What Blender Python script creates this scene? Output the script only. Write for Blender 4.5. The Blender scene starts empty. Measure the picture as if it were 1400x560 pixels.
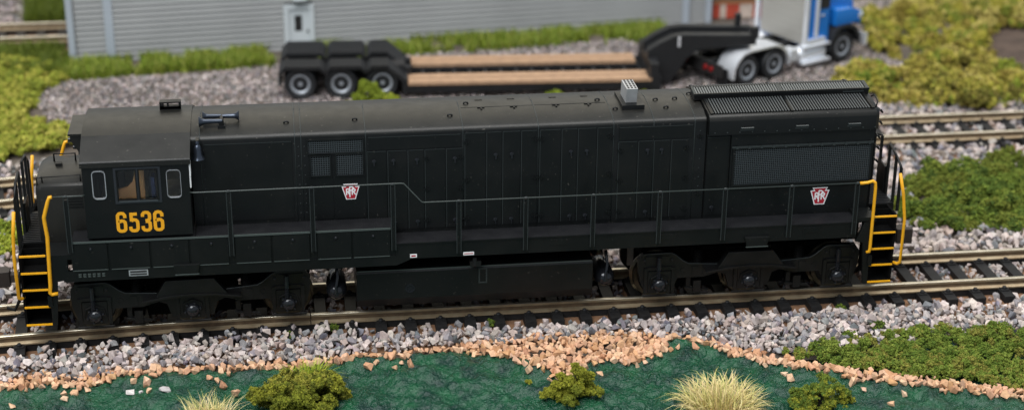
import bpy, bmesh, math, random
import numpy as np
from mathutils import Vector, Matrix

random.seed(7)
RNG = np.random.default_rng(11)
S = 0.001            # every length below is in millimetres of the model railway; z = 0 is the rail top
scene = bpy.context.scene
COL = scene.collection

# ------------------------------------------------------------------ camera
def cam_basis(yaw, pitch, roll):
    cy, sy = math.cos(yaw), math.sin(yaw)
    f0, r0, u0 = Vector((-sy, cy, 0)), Vector((cy, sy, 0)), Vector((0, 0, 1))
    cp, sp = math.cos(pitch), math.sin(pitch)
    f, u = f0*cp - u0*sp, u0*cp + f0*sp
    cr, sr = math.cos(roll), math.sin(roll)
    return r0*cr + u*sr, u*cr - r0*sr, f
CAM = Vector((-44.757, -406.719, 200.537))
cr_, cu_, cf_ = cam_basis(math.radians(-7.813), math.radians(23.269), math.radians(0.539))
cam = bpy.data.cameras.new('camera')
camo = bpy.data.objects.new('camera', cam); COL.objects.link(camo)
M = Matrix((cr_, cu_, -cf_)).transposed().to_4x4()
M.translation = CAM*S
camo.matrix_world = M
cam.sensor_width = 36.0
cam.lens = 2356.5/1400*36
cam.clip_start = 0.02
cam.clip_end = 20
cam.dof.use_dof = True
cam.dof.focus_distance = (Vector((5, -15, 30)) - CAM).dot(cf_)*S
cam.dof.aperture_fstop = 15.0
cam.dof.aperture_blades = 7
scene.camera = camo

# ------------------------------------------------------------------ room light
world = bpy.data.worlds.new('World'); scene.world = world
world.use_nodes = True
bg = world.node_tree.nodes['Background']
bg.inputs[0].default_value = (0.78, 0.89, 1.0, 1)
bg.inputs[1].default_value = 0.44
def area(name, loc, target, sx, sy, watts, col):
    l = bpy.data.lights.new(name, 'AREA'); l.shape = 'RECTANGLE'
    l.size, l.size_y, l.energy, l.color = sx, sy, watts, col
    o = bpy.data.objects.new(name, l); COL.objects.link(o)
    o.location = loc
    o.rotation_euler = (Vector(target) - Vector(loc)).to_track_quat('-Z', 'Y').to_euler()
    return o
area('ceiling_lamp', (0.10, -0.20, 1.70), (0.05, 0.05, 0), 2.0, 1.4, 37.0, (1.0, 0.98, 0.95))
area('window_light', (-0.60, -0.85, 1.15), (0, 0.02, 0), 0.9, 0.8, 19.0, (0.95, 0.98, 1.0))
area('rear_fill', (-0.15, 1.70, 1.00), (0, 0.0, 0), 2.6, 1.15, 9.5, (1.0, 0.87, 0.63))  # added warm fill behind the scene, brightens the roof reflections
scene.view_settings.view_transform = 'Standard'
scene.view_settings.look = 'None'
scene.view_settings.exposure = 0.0
scene.view_settings.gamma = 1.0
scene.view_settings.use_curve_mapping = False

# ------------------------------------------------------------------ materials
MATS = {}
def mat(name, col, rough=0.5, metal=0.0, var=0.0, vscale=0.4, bump=0.0, bscale=2.0, coat=0.0,
        rvar=0.0, attr=False, spec=0.5, trans=0.0, vary2=None, sheen=0.0, ior=1.5, bdist=0.1, dust=0.0, dustcol=(0.16, 0.145, 0.125)):
    """procedural material; scales are in 1/mm"""
    m = bpy.data.materials.new(name); m.use_nodes = True
    nt = m.node_tree; N, L = nt.nodes, nt.links
    b = N['Principled BSDF']
    b.inputs['Base Color'].default_value = (*col, 1)
    b.inputs['Roughness'].default_value = rough
    b.inputs['Metallic'].default_value = metal
    b.inputs['Specular IOR Level'].default_value = spec
    b.inputs['Coat Weight'].default_value = coat
    b.inputs['Coat Roughness'].default_value = 0.12
    b.inputs['Transmission Weight'].default_value = trans
    b.inputs['IOR'].default_value = ior
    tc = N.new('ShaderNodeTexCoord')
    def noise(sc, det=4.0, dist=0.0):
        n = N.new('ShaderNodeTexNoise'); n.inputs['Scale'].default_value = sc/S
        n.inputs['Detail'].default_value = det; n.inputs['Distortion'].default_value = dist
        L.new(tc.outputs['Object'], n.inputs['Vector']); return n
    src = None
    if attr:
        a = N.new('ShaderNodeAttribute'); a.attribute_name = 'Col'; src = a.outputs['Color']
    if var > 0 or vary2:
        n = noise(vscale, 6)
        mx = N.new('ShaderNodeMix'); mx.data_type = 'RGBA'
        rmp = N.new('ShaderNodeMapRange')
        rmp.inputs['From Min'].default_value = 0.32; rmp.inputs['From Max'].default_value = 0.68
        L.new(n.outputs['Fac'], rmp.inputs['Value']); L.new(rmp.outputs['Result'], mx.inputs['Factor'])
        if attr:
            mx.blend_type = 'MULTIPLY'
            L.new(src, mx.inputs['A']); mx.inputs['B'].default_value = (1-var, 1-var, 1-var, 1)
        else:
            c2 = vary2 if vary2 else tuple(c*(1-var) for c in col)
            mx.inputs['A'].default_value = (*col, 1); mx.inputs['B'].default_value = (*c2, 1)
        src = mx.outputs['Result']
    if dust > 0:      # settled dust: pin-head specks and faint cloudy film
        def ramp(n, lo, hi, out):
            r = N.new('ShaderNodeMapRange'); r.inputs['From Min'].default_value = lo; r.inputs['From Max'].default_value = hi
            r.inputs['To Max'].default_value = out; L.new(n.outputs['Fac'], r.inputs['Value']); return r.outputs['Result']
        a1 = ramp(noise(1.5, 2), 0.705, 0.76, min(1.0, dust*4)); a2 = ramp(noise(0.09, 7, 0.6), 0.46, 0.74, dust*0.30)
        ad = N.new('ShaderNodeMath'); ad.operation = 'MAXIMUM'; L.new(a1, ad.inputs[0]); L.new(a2, ad.inputs[1])
        mx = N.new('ShaderNodeMix'); mx.data_type = 'RGBA'; L.new(ad.outputs[0], mx.inputs['Factor'])
        if src is not None: L.new(src, mx.inputs['A'])
        else: mx.inputs['A'].default_value = (*col, 1)
        mx.inputs['B'].default_value = (*dustcol, 1); src = mx.outputs['Result']
    if src is not None: L.new(src, b.inputs['Base Color'])
    if rvar > 0:
        n = noise(0.25, 5)
        rr = N.new('ShaderNodeMapRange')
        rr.inputs['To Min'].default_value = max(0.02, rough-rvar); rr.inputs['To Max'].default_value = rough+rvar
        rr.inputs['From Min'].default_value = 0.3; rr.inputs['From Max'].default_value = 0.7
        L.new(n.outputs['Fac'], rr.inputs['Value']); L.new(rr.outputs['Result'], b.inputs['Roughness'])
    if bump > 0:
        n = noise(bscale, 5)
        bp = N.new('ShaderNodeBump'); bp.inputs['Strength'].default_value = bump
        bp.inputs['Distance'].default_value = bdist*S
        L.new(n.outputs['Fac'], bp.inputs['Height']); L.new(bp.outputs['Normal'], b.inputs['Normal'])
    MATS[name] = m
    return m
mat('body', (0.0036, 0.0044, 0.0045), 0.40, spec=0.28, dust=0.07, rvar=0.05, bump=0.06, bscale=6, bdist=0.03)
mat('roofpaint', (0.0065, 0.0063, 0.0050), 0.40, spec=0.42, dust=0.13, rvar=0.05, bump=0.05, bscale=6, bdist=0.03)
mat('seam', (0.050, 0.062, 0.058), 0.45)
mat('blackpl', (0.0032, 0.0034, 0.0037), 0.42, dust=0.05, spec=0.35, rvar=0.08)
mat('truckblk', (0.0042, 0.0042, 0.0043), 0.40, dust=0.05, spec=0.35, var=0.4, rvar=0.1, bump=0.15, bscale=3)
mat('gloss', (0.014, 0.015, 0.018), 0.15, metal=0.25)
mat('frame', (0.016, 0.018, 0.022), 0.3)
mat('deck', (0.0055, 0.0058, 0.0072), 0.55, spec=0.35, bump=0.5, bscale=1.6, rvar=0.08)
mat('slot', (0.002, 0.002, 0.002), 0.9, spec=0.1)
mat('yellow', (0.78, 0.37, 0.010), 0.42, var=0.12, vscale=0.8)
mat('numyellow', (0.80, 0.36, 0.008), 0.5, var=0.08, vscale=0.6)
mat('white', (0.74, 0.74, 0.74), 0.45)
mat('red', (0.34, 0.010, 0.022), 0.4)
mat('screenw', (0.038, 0.046, 0.050), 0.45, metal=0.1)
mat('edge', (0.020, 0.025, 0.025), 0.42)  # lighter tone for painted edge highlights and small fittings
mat('handrail', (0.030, 0.038, 0.035), 0.4)
mat('fenderchrome', (0.82, 0.80, 0.76), 0.2, metal=1.0)
mat('railweb', (0.16, 0.105, 0.06), 0.5, metal=0.5, var=0.5, vscale=0.5)
mat('grilledark', (0.055, 0.060, 0.060), 0.5)
mat('capslat', (0.12, 0.125, 0.12), 0.5)
mat('bellmetal', (0.06, 0.07, 0.09), 0.28, metal=0.85)
mat('rimdark', (0.15, 0.15, 0.145), 0.5, metal=0.3)
mat('dirt', (0.105, 0.070, 0.052), 0.95, var=0.5, vscale=0.15, bump=0.9, bscale=1.0, bdist=0.6)
mat('wheelsteel', (0.10, 0.085, 0.06), 0.35, metal=0.9, var=0.5)
mat('railside', (0.42, 0.34, 0.225), 0.48, metal=0.65, vscale=0.35, vary2=(0.33, 0.245, 0.15), rvar=0.08)
mat('railtop', (0.66, 0.60, 0.48), 0.36, metal=0.95, var=0.25, vscale=0.25, rvar=0.06)
mat('tie', (0.016, 0.0155, 0.016), 0.6, spec=0.25, var=0.45, vscale=0.6, bump=0.4, bscale=1.5)
mat('tiebrown', (0.030, 0.024, 0.020), 0.65, var=0.5, vscale=0.5, bump=0.4, bscale=1.2)
mat('silver', (0.52, 0.53, 0.55), 0.3, metal=0.6)
mat('stack', (0.48, 0.48, 0.48), 0.42, metal=0.4, var=0.2)
mat('glass', (0.93, 0.96, 0.95), 0.03, trans=1.0, ior=1.3)
mat('tan', (0.62, 0.32, 0.13), 0.6, var=0.15)
mat('interior', (0.05, 0.048, 0.042), 0.7)
mat('navy', (0.02, 0.03, 0.09), 0.6)
mat('cork', (0.24, 0.125, 0.065), 0.9, var=0.35, vscale=0.5, bump=0.6, bscale=2)
mat('soil', (0.115, 0.092, 0.072), 0.95, var=0.45, vscale=0.10, bump=0.7, bscale=1.5, bdist=0.4)
mat('stone', (0.4, 0.4, 0.4), 0.78, attr=True, var=0.28, vscale=1.6, bump=0.35, bscale=3, bdist=0.12)
mat('foliage', (0.1, 0.12, 0.02), 0.85, attr=True, spec=0.15)
mat('blade', (0.3, 0.25, 0.1), 0.6, attr=True, spec=0.3)
mat('greenpaint', (0.007, 0.080, 0.031), 0.24, vary2=(0.003, 0.028, 0.020), vscale=0.2, rvar=0.12, bump=1.0, bscale=1.5, bdist=0.9, spec=0.5, coat=0.15)
mat('siding', (0.305, 0.308, 0.305), 0.55, var=0.12, vscale=0.05)
mat('trim', (0.38, 0.42, 0.47), 0.5, var=0.1, vscale=0.1)
mat('doorw', (0.56, 0.60, 0.62), 0.5, var=0.08, vscale=0.2)
mat('dark', (0.015, 0.014, 0.014), 0.6)
mat('trailer', (0.010, 0.0105, 0.012), 0.5, var=0.3, vscale=0.4)
mat('tyre', (0.010, 0.011, 0.013), 0.55)
mat('rim', (0.30, 0.32, 0.35), 0.4, metal=0.3)
mat('liner', (0.48, 0.42, 0.30), 0.7, var=0.3, vscale=0.4)
mat('chrome', (0.86, 0.88, 0.92), 0.30, metal=0.55)
mat('plank', (0.42, 0.26, 0.155), 0.7, var=0.25, vscale=0.35, bump=0.2)
mat('truckblue', (0.012, 0.16, 0.52), 0.22, coat=0.6)
mat('sleepergrey', (0.46, 0.44, 0.40), 0.4, metal=0.3)
mat('redlamp', (0.24, 0.012, 0.012), 0.3)
mat('couplerbr', (0.022, 0.015, 0.012), 0.55)
mat('shedred', (0.52, 0.075, 0.04), 0.6, var=0.2)
mat('shedcream', (0.62, 0.50, 0.42), 0.6, var=0.2)
mat('shedgrey', (0.085, 0.082, 0.08), 0.6)
mat('shedorange', (0.55, 0.24, 0.11), 0.6)

# ------------------------------------------------------------------ mesh helpers
def prop(o, label=None, cat=None, group=None, kind=None):
    if label: o['label'] = label
    if cat: o['category'] = cat
    if group: o['group'] = group
    if kind: o['kind'] = kind
    return o
def empty(name, loc=(0, 0, 0), rz=0.0, parent=None):
    o = bpy.data.objects.new(name, None); COL.objects.link(o)
    o.empty_display_size = 0.005
    o.location = Vector(loc)*S; o.rotation_euler = (0, 0, rz)
    if parent: o.parent = parent
    return o
def obj(name, bm, m, parent=None, smooth=False, loc=None, bev=0.0):
    """link a bmesh (in mm) as one mesh object"""
    if bev > 0:
        es = [e for e in bm.edges if len(e.link_faces) == 2 and e.calc_face_angle(0) > 0.6]
        bmesh.ops.bevel(bm, geom=es, offset=bev, segments=2, affect='EDGES', profile=0.6, clamp_overlap=True)
    bm.normal_update()
    me = bpy.data.meshes.new(name)
    bmesh.ops.scale(bm, vec=(S, S, S), verts=bm.verts)
    bm.to_mesh(me); bm.free()
    ms = m if isinstance(m, (list, tuple)) else [m]
    for q in ms: me.materials.append(MATS[q])
    if smooth:
        me.shade_smooth()
        if smooth != 'all': me.set_sharp_from_angle(angle=math.radians(38))
    o = bpy.data.objects.new(name, me); COL.objects.link(o)
    if parent: o.parent = parent
    if loc is not None: o.location = Vector(loc)*S
    return o
def inst(src, parent=None, loc=None, rot=None, scale=None):
    o = src.copy(); COL.objects.link(o)
    if parent is not None: o.parent = parent
    if loc is not None: o.location = Vector(loc)*S
    if rot is not None: o.rotation_euler = rot
    if scale is not None: o.scale = scale
    return o
def copy_tree(src, parent=None):
    c = src.copy(); COL.objects.link(c); c.parent = parent
    for ch in list(src.children): copy_tree(ch, c)
    return c
def B(): return bmesh.new()
def box(bm, x0, x1, y0, y1, z0, z1, mi=0):
    if x0 > x1: x0, x1 = x1, x0
    if y0 > y1: y0, y1 = y1, y0
    if z0 > z1: z0, z1 = z1, z0
    v = [bm.verts.new(p) for p in ((x0,y0,z0),(x1,y0,z0),(x1,y1,z0),(x0,y1,z0),(x0,y0,z1),(x1,y0,z1),(x1,y1,z1),(x0,y1,z1))]
    for q in ((0,3,2,1),(4,5,6,7),(0,1,5,4),(1,2,6,5),(2,3,7,6),(3,0,4,7)):
        f = bm.faces.new([v[i] for i in q]); f.material_index = mi
    return bm
def prism(bm, pts, axis, a, b, mi=0):
    """polygon pts (2-D) extruded along axis from a to b; x: pts=(y,z); y: pts=(x,z); z: pts=(x,y)"""
    def P(p, t):
        return {'x': (t, p[0], p[1]), 'y': (p[0], t, p[1]), 'z': (p[0], p[1], t)}[axis]
    A = [bm.verts.new(P(p, a)) for p in pts]; C = [bm.verts.new(P(p, b)) for p in pts]
    n = len(pts)
    fs = [bm.faces.new(A), bm.faces.new(C[::-1])]
    for i in range(n):
        fs.append(bm.faces.new((A[i], C[i], C[(i+1) % n], A[(i+1) % n])))
    for f in fs: f.material_index = mi
    bmesh.ops.recalc_face_normals(bm, faces=fs)
    return bm
def tube(bm, pts, r, n=8, mi=0, cap=True):
    pts = [Vector(p) for p in pts]
    rs = r if isinstance(r, (list, tuple)) else [r]*len(pts)
    rings = []
    t0 = (pts[1]-pts[0]).normalized()
    ref = Vector((0, 0, 1)) if abs(t0.z) < 0.9 else Vector((1, 0, 0))
    for i, p in enumerate(pts):
        if i == 0: t = pts[1]-pts[0]
        elif i == len(pts)-1: t = pts[-1]-pts[-2]
        else: t = (pts[i+1]-p).normalized() + (p-pts[i-1]).normalized()
        t.normalize()
        a = ref - t*ref.dot(t)
        if a.length < 1e-4: a = Vector((0, 1, 0)) - t*t.y
        a.normalize(); b = t.cross(a); ref = a
        rings.append([bm.verts.new(p + (a*math.cos(2*math.pi*k/n) + b*math.sin(2*math.pi*k/n))*rs[i]) for k in range(n)])
    for i in range(len(rings)-1):
        for k in range(n):
            f = bm.faces.new((rings[i][k], rings[i][(k+1) % n], rings[i+1][(k+1) % n], rings[i+1][k])); f.material_index = mi
    if cap:
        bm.faces.new(rings[0][::-1]).material_index = mi; bm.faces.new(rings[-1]).material_index = mi
    return bm
def lathe(bm, prof, c, axis='z', n=20, mi=0):
    """prof = [(r, t)] about an axis through c"""
    c = Vector(c)
    def P(r, t, a):
        x, y = r*math.cos(a), r*math.sin(a)
        return c + {'z': Vector((x, y, t)), 'y': Vector((x, t, y)), 'x': Vector((t, x, y))}[axis]
    rings = []
    for r, t in prof:
        if r < 1e-6: rings.append([bm.verts.new(P(0, t, 0))])
        else: rings.append([bm.verts.new(P(r, t, 2*math.pi*k/n)) for k in range(n)])
    fs = []
    for A, C in zip(rings, rings[1:]):
        for k in range(n):
            k2 = (k+1) % n
            if len(A) == 1 and len(C) == 1: continue
            if len(A) == 1: fs.append(bm.faces.new((A[0], C[k], C[k2])))
            elif len(C) == 1: fs.append(bm.faces.new((A[k], C[0], A[k2])))
            else: fs.append(bm.faces.new((A[k], C[k], C[k2], A[k2])))
    if len(rings[0]) > 1: fs.append(bm.faces.new(rings[0]))
    if len(rings[-1]) > 1: fs.append(bm.faces.new(rings[-1][::-1]))
    for f in fs: f.material_index = mi
    bmesh.ops.recalc_face_normals(bm, faces=fs)
    return bm
def strip2d(bm, pts, w, y, depth=0.05, mi=0):
    """a stroke of width w along 2-D points (x, z) on the plane y, standing proud towards -y"""
    n = len(pts); P = [Vector(p) for p in pts]
    Lf, Rt = [], []
    for i in range(n):
        a = (P[i]-P[i-1]).normalized() if i > 0 else None
        b = (P[i+1]-P[i]).normalized() if i < n-1 else None
        t = (a+b) if (a is not None and b is not None) else (a if a is not None else b)
        if t.length < 1e-3: t = a
        t = t.normalized(); nn = Vector((-t.y, t.x))
        k = 1.0
        if a is not None and b is not None: k = 1/max(0.55, nn.dot(Vector((-a.y, a.x))))
        Lf.append(P[i]+nn*w/2*k); Rt.append(P[i]-nn*w/2*k)
    fs = []
    f1 = [(bm.verts.new((l.x, y-depth, l.y)), bm.verts.new((r.x, y-depth, r.y)), bm.verts.new((l.x, y, l.y)), bm.verts.new((r.x, y, r.y))) for l, r in zip(Lf, Rt)]
    for A, C in zip(f1, f1[1:]):
        fs += [bm.faces.new((A[0], A[1], C[1], C[0])), bm.faces.new((A[0], C[0], C[2], A[2])), bm.faces.new((A[1], A[3], C[3], C[1]))]
    fs += [bm.faces.new((f1[0][0], f1[0][2], f1[0][3], f1[0][1])), bm.faces.new((f1[-1][0], f1[-1][1], f1[-1][3], f1[-1][2]))]
    for f in fs: f.material_index = mi
    bmesh.ops.recalc_face_normals(bm, faces=fs)
def holed_plate(bm, xs, zs, holes, y0, y1):
    """plate in the xz plane between y0 and y1 with rectangular openings; xs, zs are grid lines"""
    g = {}
    def v(i, j, y):
        k = (i, j, y)
        if k not in g: g[k] = bm.verts.new((xs[i], y, zs[j]))
        return g[k]
    def solid(i, j):
        if i < 0 or j < 0 or i >= len(xs)-1 or j >= len(zs)-1: return False
        cx, cz = (xs[i]+xs[i+1])/2, (zs[j]+zs[j+1])/2
        return not any(a < cx < b and c < cz < d for a, b, c, d in holes)
    fs = []
    for i in range(len(xs)-1):
        for j in range(len(zs)-1):
            if not solid(i, j): continue
            fs.append(bm.faces.new((v(i,j,y0), v(i+1,j,y0), v(i+1,j+1,y0), v(i,j+1,y0))))
            fs.append(bm.faces.new((v(i,j,y1), v(i,j+1,y1), v(i+1,j+1,y1), v(i+1,j,y1))))
            for di, dj, a, b in ((-1,0,(i,j),(i,j+1)), (1,0,(i+1,j),(i+1,j+1)), (0,-1,(i,j),(i+1,j)), (0,1,(i,j+1),(i+1,j+1))):
                if not solid(i+di, j+dj):
                    fs.append(bm.faces.new((v(*a,y0), v(*b,y0), v(*b,y1), v(*a,y1))))
    bmesh.ops.recalc_face_normals(bm, faces=fs)
    return bm
def round_rect(x0, x1, z0, z1, r, n=4):
    out = []
    for cx, cz, a0 in ((x1-r, z0+r, -90), (x1-r, z1-r, 0), (x0+r, z1-r, 90), (x0+r, z0+r, 180)):
        for k in range(n+1):
            a = math.radians(a0 + 90*k/n); out.append((cx+r*math.cos(a), cz+r*math.sin(a)))
    return out
def ring2d(bm, outer, inner, y0, y1):
    n = len(outer); fs = []
    V = [[bm.verts.new((p[0], y, p[1])) for p in loop] for loop, y in ((outer, y0), (inner, y0), (inner, y1), (outer, y1))]
    for a, b in ((0,1),(1,2),(2,3),(3,0)):
        for i in range(n):
            fs.append(bm.faces.new((V[a][i], V[a][(i+1) % n], V[b][(i+1) % n], V[b][i])))
    bmesh.ops.recalc_face_normals(bm, faces=fs)

def np_mesh(name, V, F, m, colors=None, parent=None, smooth=False):
    """big meshes from numpy arrays: V (n,3) in mm, F (k,3), colours per vertex"""
    me = bpy.data.meshes.new(name)
    n, k = len(V), len(F)
    me.vertices.add(n); me.vertices.foreach_set('co', (V*S).astype(np.float32).ravel())
    me.loops.add(k*3); me.loops.foreach_set('vertex_index', F.astype(np.int32).ravel())
    me.polygons.add(k); me.polygons.foreach_set('loop_start', np.arange(0, k*3, 3, dtype=np.int32))
    if colors is not None:
        at = me.color_attributes.new('Col', 'FLOAT_COLOR', 'POINT')
        at.data.foreach_set('color', np.c_[colors, np.ones(n)].astype(np.float32).ravel())
    me.update(calc_edges=True); me.validate()
    me.materials.append(MATS[m])
    if smooth: me.shade_smooth()
    else: me.shade_flat()
    o = bpy.data.objects.new(name, me); COL.objects.link(o)
    if parent: o.parent = parent
    return o
def rand_rot(n):
    q = RNG.normal(size=(n, 4)); q /= np.linalg.norm(q, axis=1)[:, None]
    w, x, y, z = q.T
    return np.stack([np.stack([1-2*(y*y+z*z), 2*(x*y-z*w), 2*(x*z+y*w)], -1),
                     np.stack([2*(x*y+z*w), 1-2*(x*x+z*z), 2*(y*z-x*w)], -1),
                     np.stack([2*(x*z-y*w), 2*(y*z+x*w), 1-2*(x*x+y*y)], -1)], 1)
def scatter(temps, pos, size, cols, rot=None, sq=None):
    """returns V, F, C for copies of random templates"""
    n = len(pos)
    if rot is None: rot = rand_rot(n)
    which = RNG.integers(0, len(temps), n)
    Vs, Fs, Cs, off = [], [], [], 0
    for t, (tv, tf) in enumerate(temps):
        idx = np.nonzero(which == t)[0]
        if len(idx) == 0: continue
        sc = size[idx][:, None, None] if size.ndim == 1 else size[idx][:, None, :]
        v = np.einsum('nij,nkj->nki', rot[idx], tv[None]*sc) + pos[idx][:, None, :]
        k = len(tv)
        f = tf[None] + (np.arange(len(idx))*k)[:, None, None] + off
        Vs.append(v.reshape(-1, 3)); Fs.append(f.reshape(-1, 3)); Cs.append(np.repeat(cols[idx], k, axis=0))
        off += len(idx)*k
    return np.concatenate(Vs), np.concatenate(Fs), np.concatenate(Cs)
def stone_templates(k=14, npts=11):
    out = []
    for i in range(k):
        bm = bmesh.new()
        ax = np.array([1.0, RNG.uniform(0.62, 0.95), RNG.uniform(0.5, 0.8)])
        for p in RNG.normal(size=(npts, 3)):
            p = p/np.linalg.norm(p)
            p = np.sign(p)*np.abs(p)**0.7
            bm.verts.new(p*ax*0.62)
        r = bmesh.ops.convex_hull(bm, input=bm.verts)
        bmesh.ops.delete(bm, geom=[v for v in bm.verts if not v.link_faces], context='VERTS')
        bmesh.ops.triangulate(bm, faces=bm.faces)
        bm.verts.index_update()
        out.append((np.array([v.co[:] for v in bm.verts]), np.array([[v.index for v in f.verts] for f in bm.faces])))
        bm.free()
    return out
STONES = stone_templates()
def crumb_templates(k=8):
    out = []
    base = np.array([(1,0,0),(-1,0,0),(0,1,0),(0,-1,0),(0,0,1),(0,0,-1)], float)
    F = np.array([(0,2,4),(2,1,4),(1,3,4),(3,0,4),(2,0,5),(1,2,5),(3,1,5),(0,3,5)])
    for i in range(k):
        out.append((base*RNG.uniform(0.35, 1.15, (6, 1)) + RNG.normal(0, 0.22, (6, 3)), F))
    return out
CRUMBS = crumb_templates()
def in_poly(x, y, poly):
    c = np.zeros(len(x), bool); p = poly; j = len(p)-1
    for i in range(len(p)):
        (xi, yi), (xj, yj) = p[i], p[j]
        t = ((yi > y) != (yj > y)) & (x < (xj-xi)*(y-yi)/((yj-yi) + 1e-12) + xi)
        c ^= t; j = i
    return c
def sample_poly(poly, n):
    a = np.array(poly); lo, hi = a.min(0), a.max(0)
    out = np.zeros((0, 2))
    while len(out) < n:
        q = RNG.uniform(lo, hi, (n*2, 2)); q = q[in_poly(q[:, 0], q[:, 1], poly)]
        out = np.r_[out, q]
    return out[:n]
def poly_area(p):
    a = np.array(p); x, y = a.T
    return 0.5*abs(np.dot(x, np.roll(y, 1)) - np.dot(y, np.roll(x, 1)))
def vnoise(x, y, sc, seed=0):
    """smooth value noise in -1..1"""
    x = np.asarray(x, float)/sc + 71.3*seed; y = np.asarray(y, float)/sc + 17.7*seed
    xi, yi = np.floor(x).astype(int), np.floor(y).astype(int)
    fx, fy = x-xi, y-yi
    def h(a, b):
        q = np.sin(a*127.1 + b*311.7 + seed*13.7)*43758.5453
        return (q - np.floor(q))*2-1
    u, v = fx*fx*(3-2*fx), fy*fy*(3-2*fy)
    return (h(xi, yi)*(1-u)+h(xi+1, yi)*u)*(1-v) + (h(xi, yi+1)*(1-u)+h(xi+1, yi+1)*u)*v
def fbm(x, y, sc, seed=0, oct=4):
    s, a = 0, 1.0
    for o in range(oct):
        s = s + a*vnoise(x, y, sc/2**o, seed+o); a *= 0.5
    return s

# ------------------------------------------------------------------ terrain
def yc1(x):   # centre line of the track under the locomotive
    return np.where(x < -42, -0.00056*(x+42)**2, 0.0)
def yc2(x):   # second track, behind
    return np.where(x < 100, 107.2 - 0.000427*(x-100)**2, 107.2)
def yc3(x):
    return np.full_like(np.asarray(x, float), 244.0)
GX = np.array([-260,-130,-117,-108,-100,-92,-80,-65,-50,-38,-25,-15,-8,0,8,13,19,25,30,37,43,46,49,55,60,63,79,95,128,160,300], float)
GY = np.array([-46,-31.5,-30,-27.5,-29.5,-27,-26.6,-26.2,-26.4,-25.6,-24.2,-23,-22.6,-23.5,-29,-33.5,-38,-34,-30,-33,-31,-27,-24.4,-25.0,-28.5,-32.3,-42.0,-49.0,-62,-73,-100], float)
def green_edge(x): return np.interp(x, GX, GY)
def foot(x): return np.maximum(green_edge(x), -27.5)
def front_z(x, y):
    """surface height in front of the track"""
    y = np.asarray(y, float); x = np.asarray(x, float)
    top = -17.0 + yc1(x)
    f = np.minimum(foot(x), top-4)
    t = np.clip((top-y)/(top-f), 0, 1)
    return np.where(y > top, -4.7, -3.9 - 2.1*t**0.85)

def sheet(name, xs, ys, zf, m, kind='structure', smooth=True, colf=None):
    X, Y = np.meshgrid(xs, ys); Z = zf(X, Y)
    V = np.stack([X, Y, Z], -1).reshape(-1, 3)
    nx, ny = len(xs), len(ys)
    i = (np.arange(ny-1)[:, None]*nx + np.arange(nx-1)[None]).ravel()
    F = np.concatenate([np.stack([i, i+1, i+nx+1], -1), np.stack([i, i+nx+1, i+nx], -1)])
    o = np_mesh(name, V, F, m, None, smooth=smooth)
    o['kind'] = kind
    return o
# the layout board: soil under everything behind the painted foreground
def soil_z(X, Y):
    z = -5.1 + 0.35*fbm(X, Y, 22, 3)
    front = np.clip((-16-Y)/10, 0, 1)
    return z - 2.6*front
sheet('ground', np.linspace(-460, 560, 171), np.linspace(-34, 640, 120), soil_z, 'soil')

# painted foreground land: brushed plaster, glossy green
def green_z(X, Y):
    e = green_edge(X)
    d = e - Y                                  # > 0 in front of the edge
    z = -6.15 + 0.45*fbm(X, Y, 13, 5) + 1.1*(1-np.abs(vnoise(X*0.8+Y*0.35, Y, 5.2, 9)))**3*np.abs(vnoise(X, Y, 9, 4)) + 0.75*vnoise(X, Y*1.3, 6.5, 14) + 0.50*vnoise(X, Y, 3.4, 12) \
        + 0.30*vnoise(X, Y, 2.1, 21) + 0.36*vnoise(X+0.3*Y, Y-0.2*X, 1.2, 22) + 0.30*vnoise(X-0.4*Y, Y, 0.75, 27) - 1.4*np.clip(vnoise(X, Y, 1.3, 25)-0.45, 0, 1)
    z += 0.55*np.exp(-((d-1.6)/1.6)**2)         # rolled lip beside the stones
    z -= 0.028*np.clip(d, 0, 60)
    back = np.clip(-d/2.0, 0, 1)
    z -= 2.0*back
    for gx, gy, gr, gh in ((-14, -33.5, 3.5, 1.1), (-10.5, -36.5, 4.0, -0.9), (48, -28, 6, 0.8), (63, -40, 4, 0.7), (-7, -32, 8, 0.6), (-80, -31, 8, 0.5)):
        z += gh*np.exp(-(((X-gx)/gr)**2 + ((Y-gy)/gr)**2))
    return z
sheet('painted_ground', np.concatenate([np.arange(-215, -130, 1.2), np.arange(-130, 150, 0.5), np.arange(150, 236, 1.2)]), np.concatenate([np.arange(-128, -72, 1.2), np.arange(-72, -17, 0.5)]), green_z, 'greenpaint')

# ------------------------------------------------------------------ railway tracks
RAILP = [(-1.25,-2.5),(1.25,-2.5),(1.25,-2.15),(0.35,-1.75),(0.28,-0.95),(0.48,-0.72),(0.50,-0.10),(0.40,0.0),(-0.40,0.0),(-0.50,-0.10),(-0.48,-0.72),(-0.28,-0.95),(-0.35,-1.75),(-1.25,-2.15)]
def rail(parent, yc, off, x0, x1, base, step=4.0):
    bm = B(); n = max(2, int((x1-x0)/step)); rings = []
    for i in range(n+1):
        x = x0 + (x1-x0)*i/n
        y = float(yc(np.array(x))) + off
        rings.append([bm.verts.new((x-base[0], y+p[0]-base[1], p[1])) for p in RAILP])
    k = len(RAILP); fs = []
    for a, b in zip(rings, rings[1:]):
        for j in range(k):
            f = bm.faces.new((a[j], b[j], b[(j+1) % k], a[(j+1) % k])); fs.append(f)
            f.material_index = 1 if j in (6, 7, 8) else (2 if j in (3, 4, 10, 11) else 0)
    fs += [bm.faces.new(rings[0]), bm.faces.new(rings[-1][::-1])]
    bmesh.ops.recalc_face_normals(bm, faces=fs)
    return obj('rail', bm, ['railside', 'railtop', 'railweb'], parent)
def tie_mesh(m):
    bm = B(); box(bm, -1.45, 1.45, -15, 15, -4.5, -2.55)
    return obj('tie', bm, m, bev=0.12)
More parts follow.
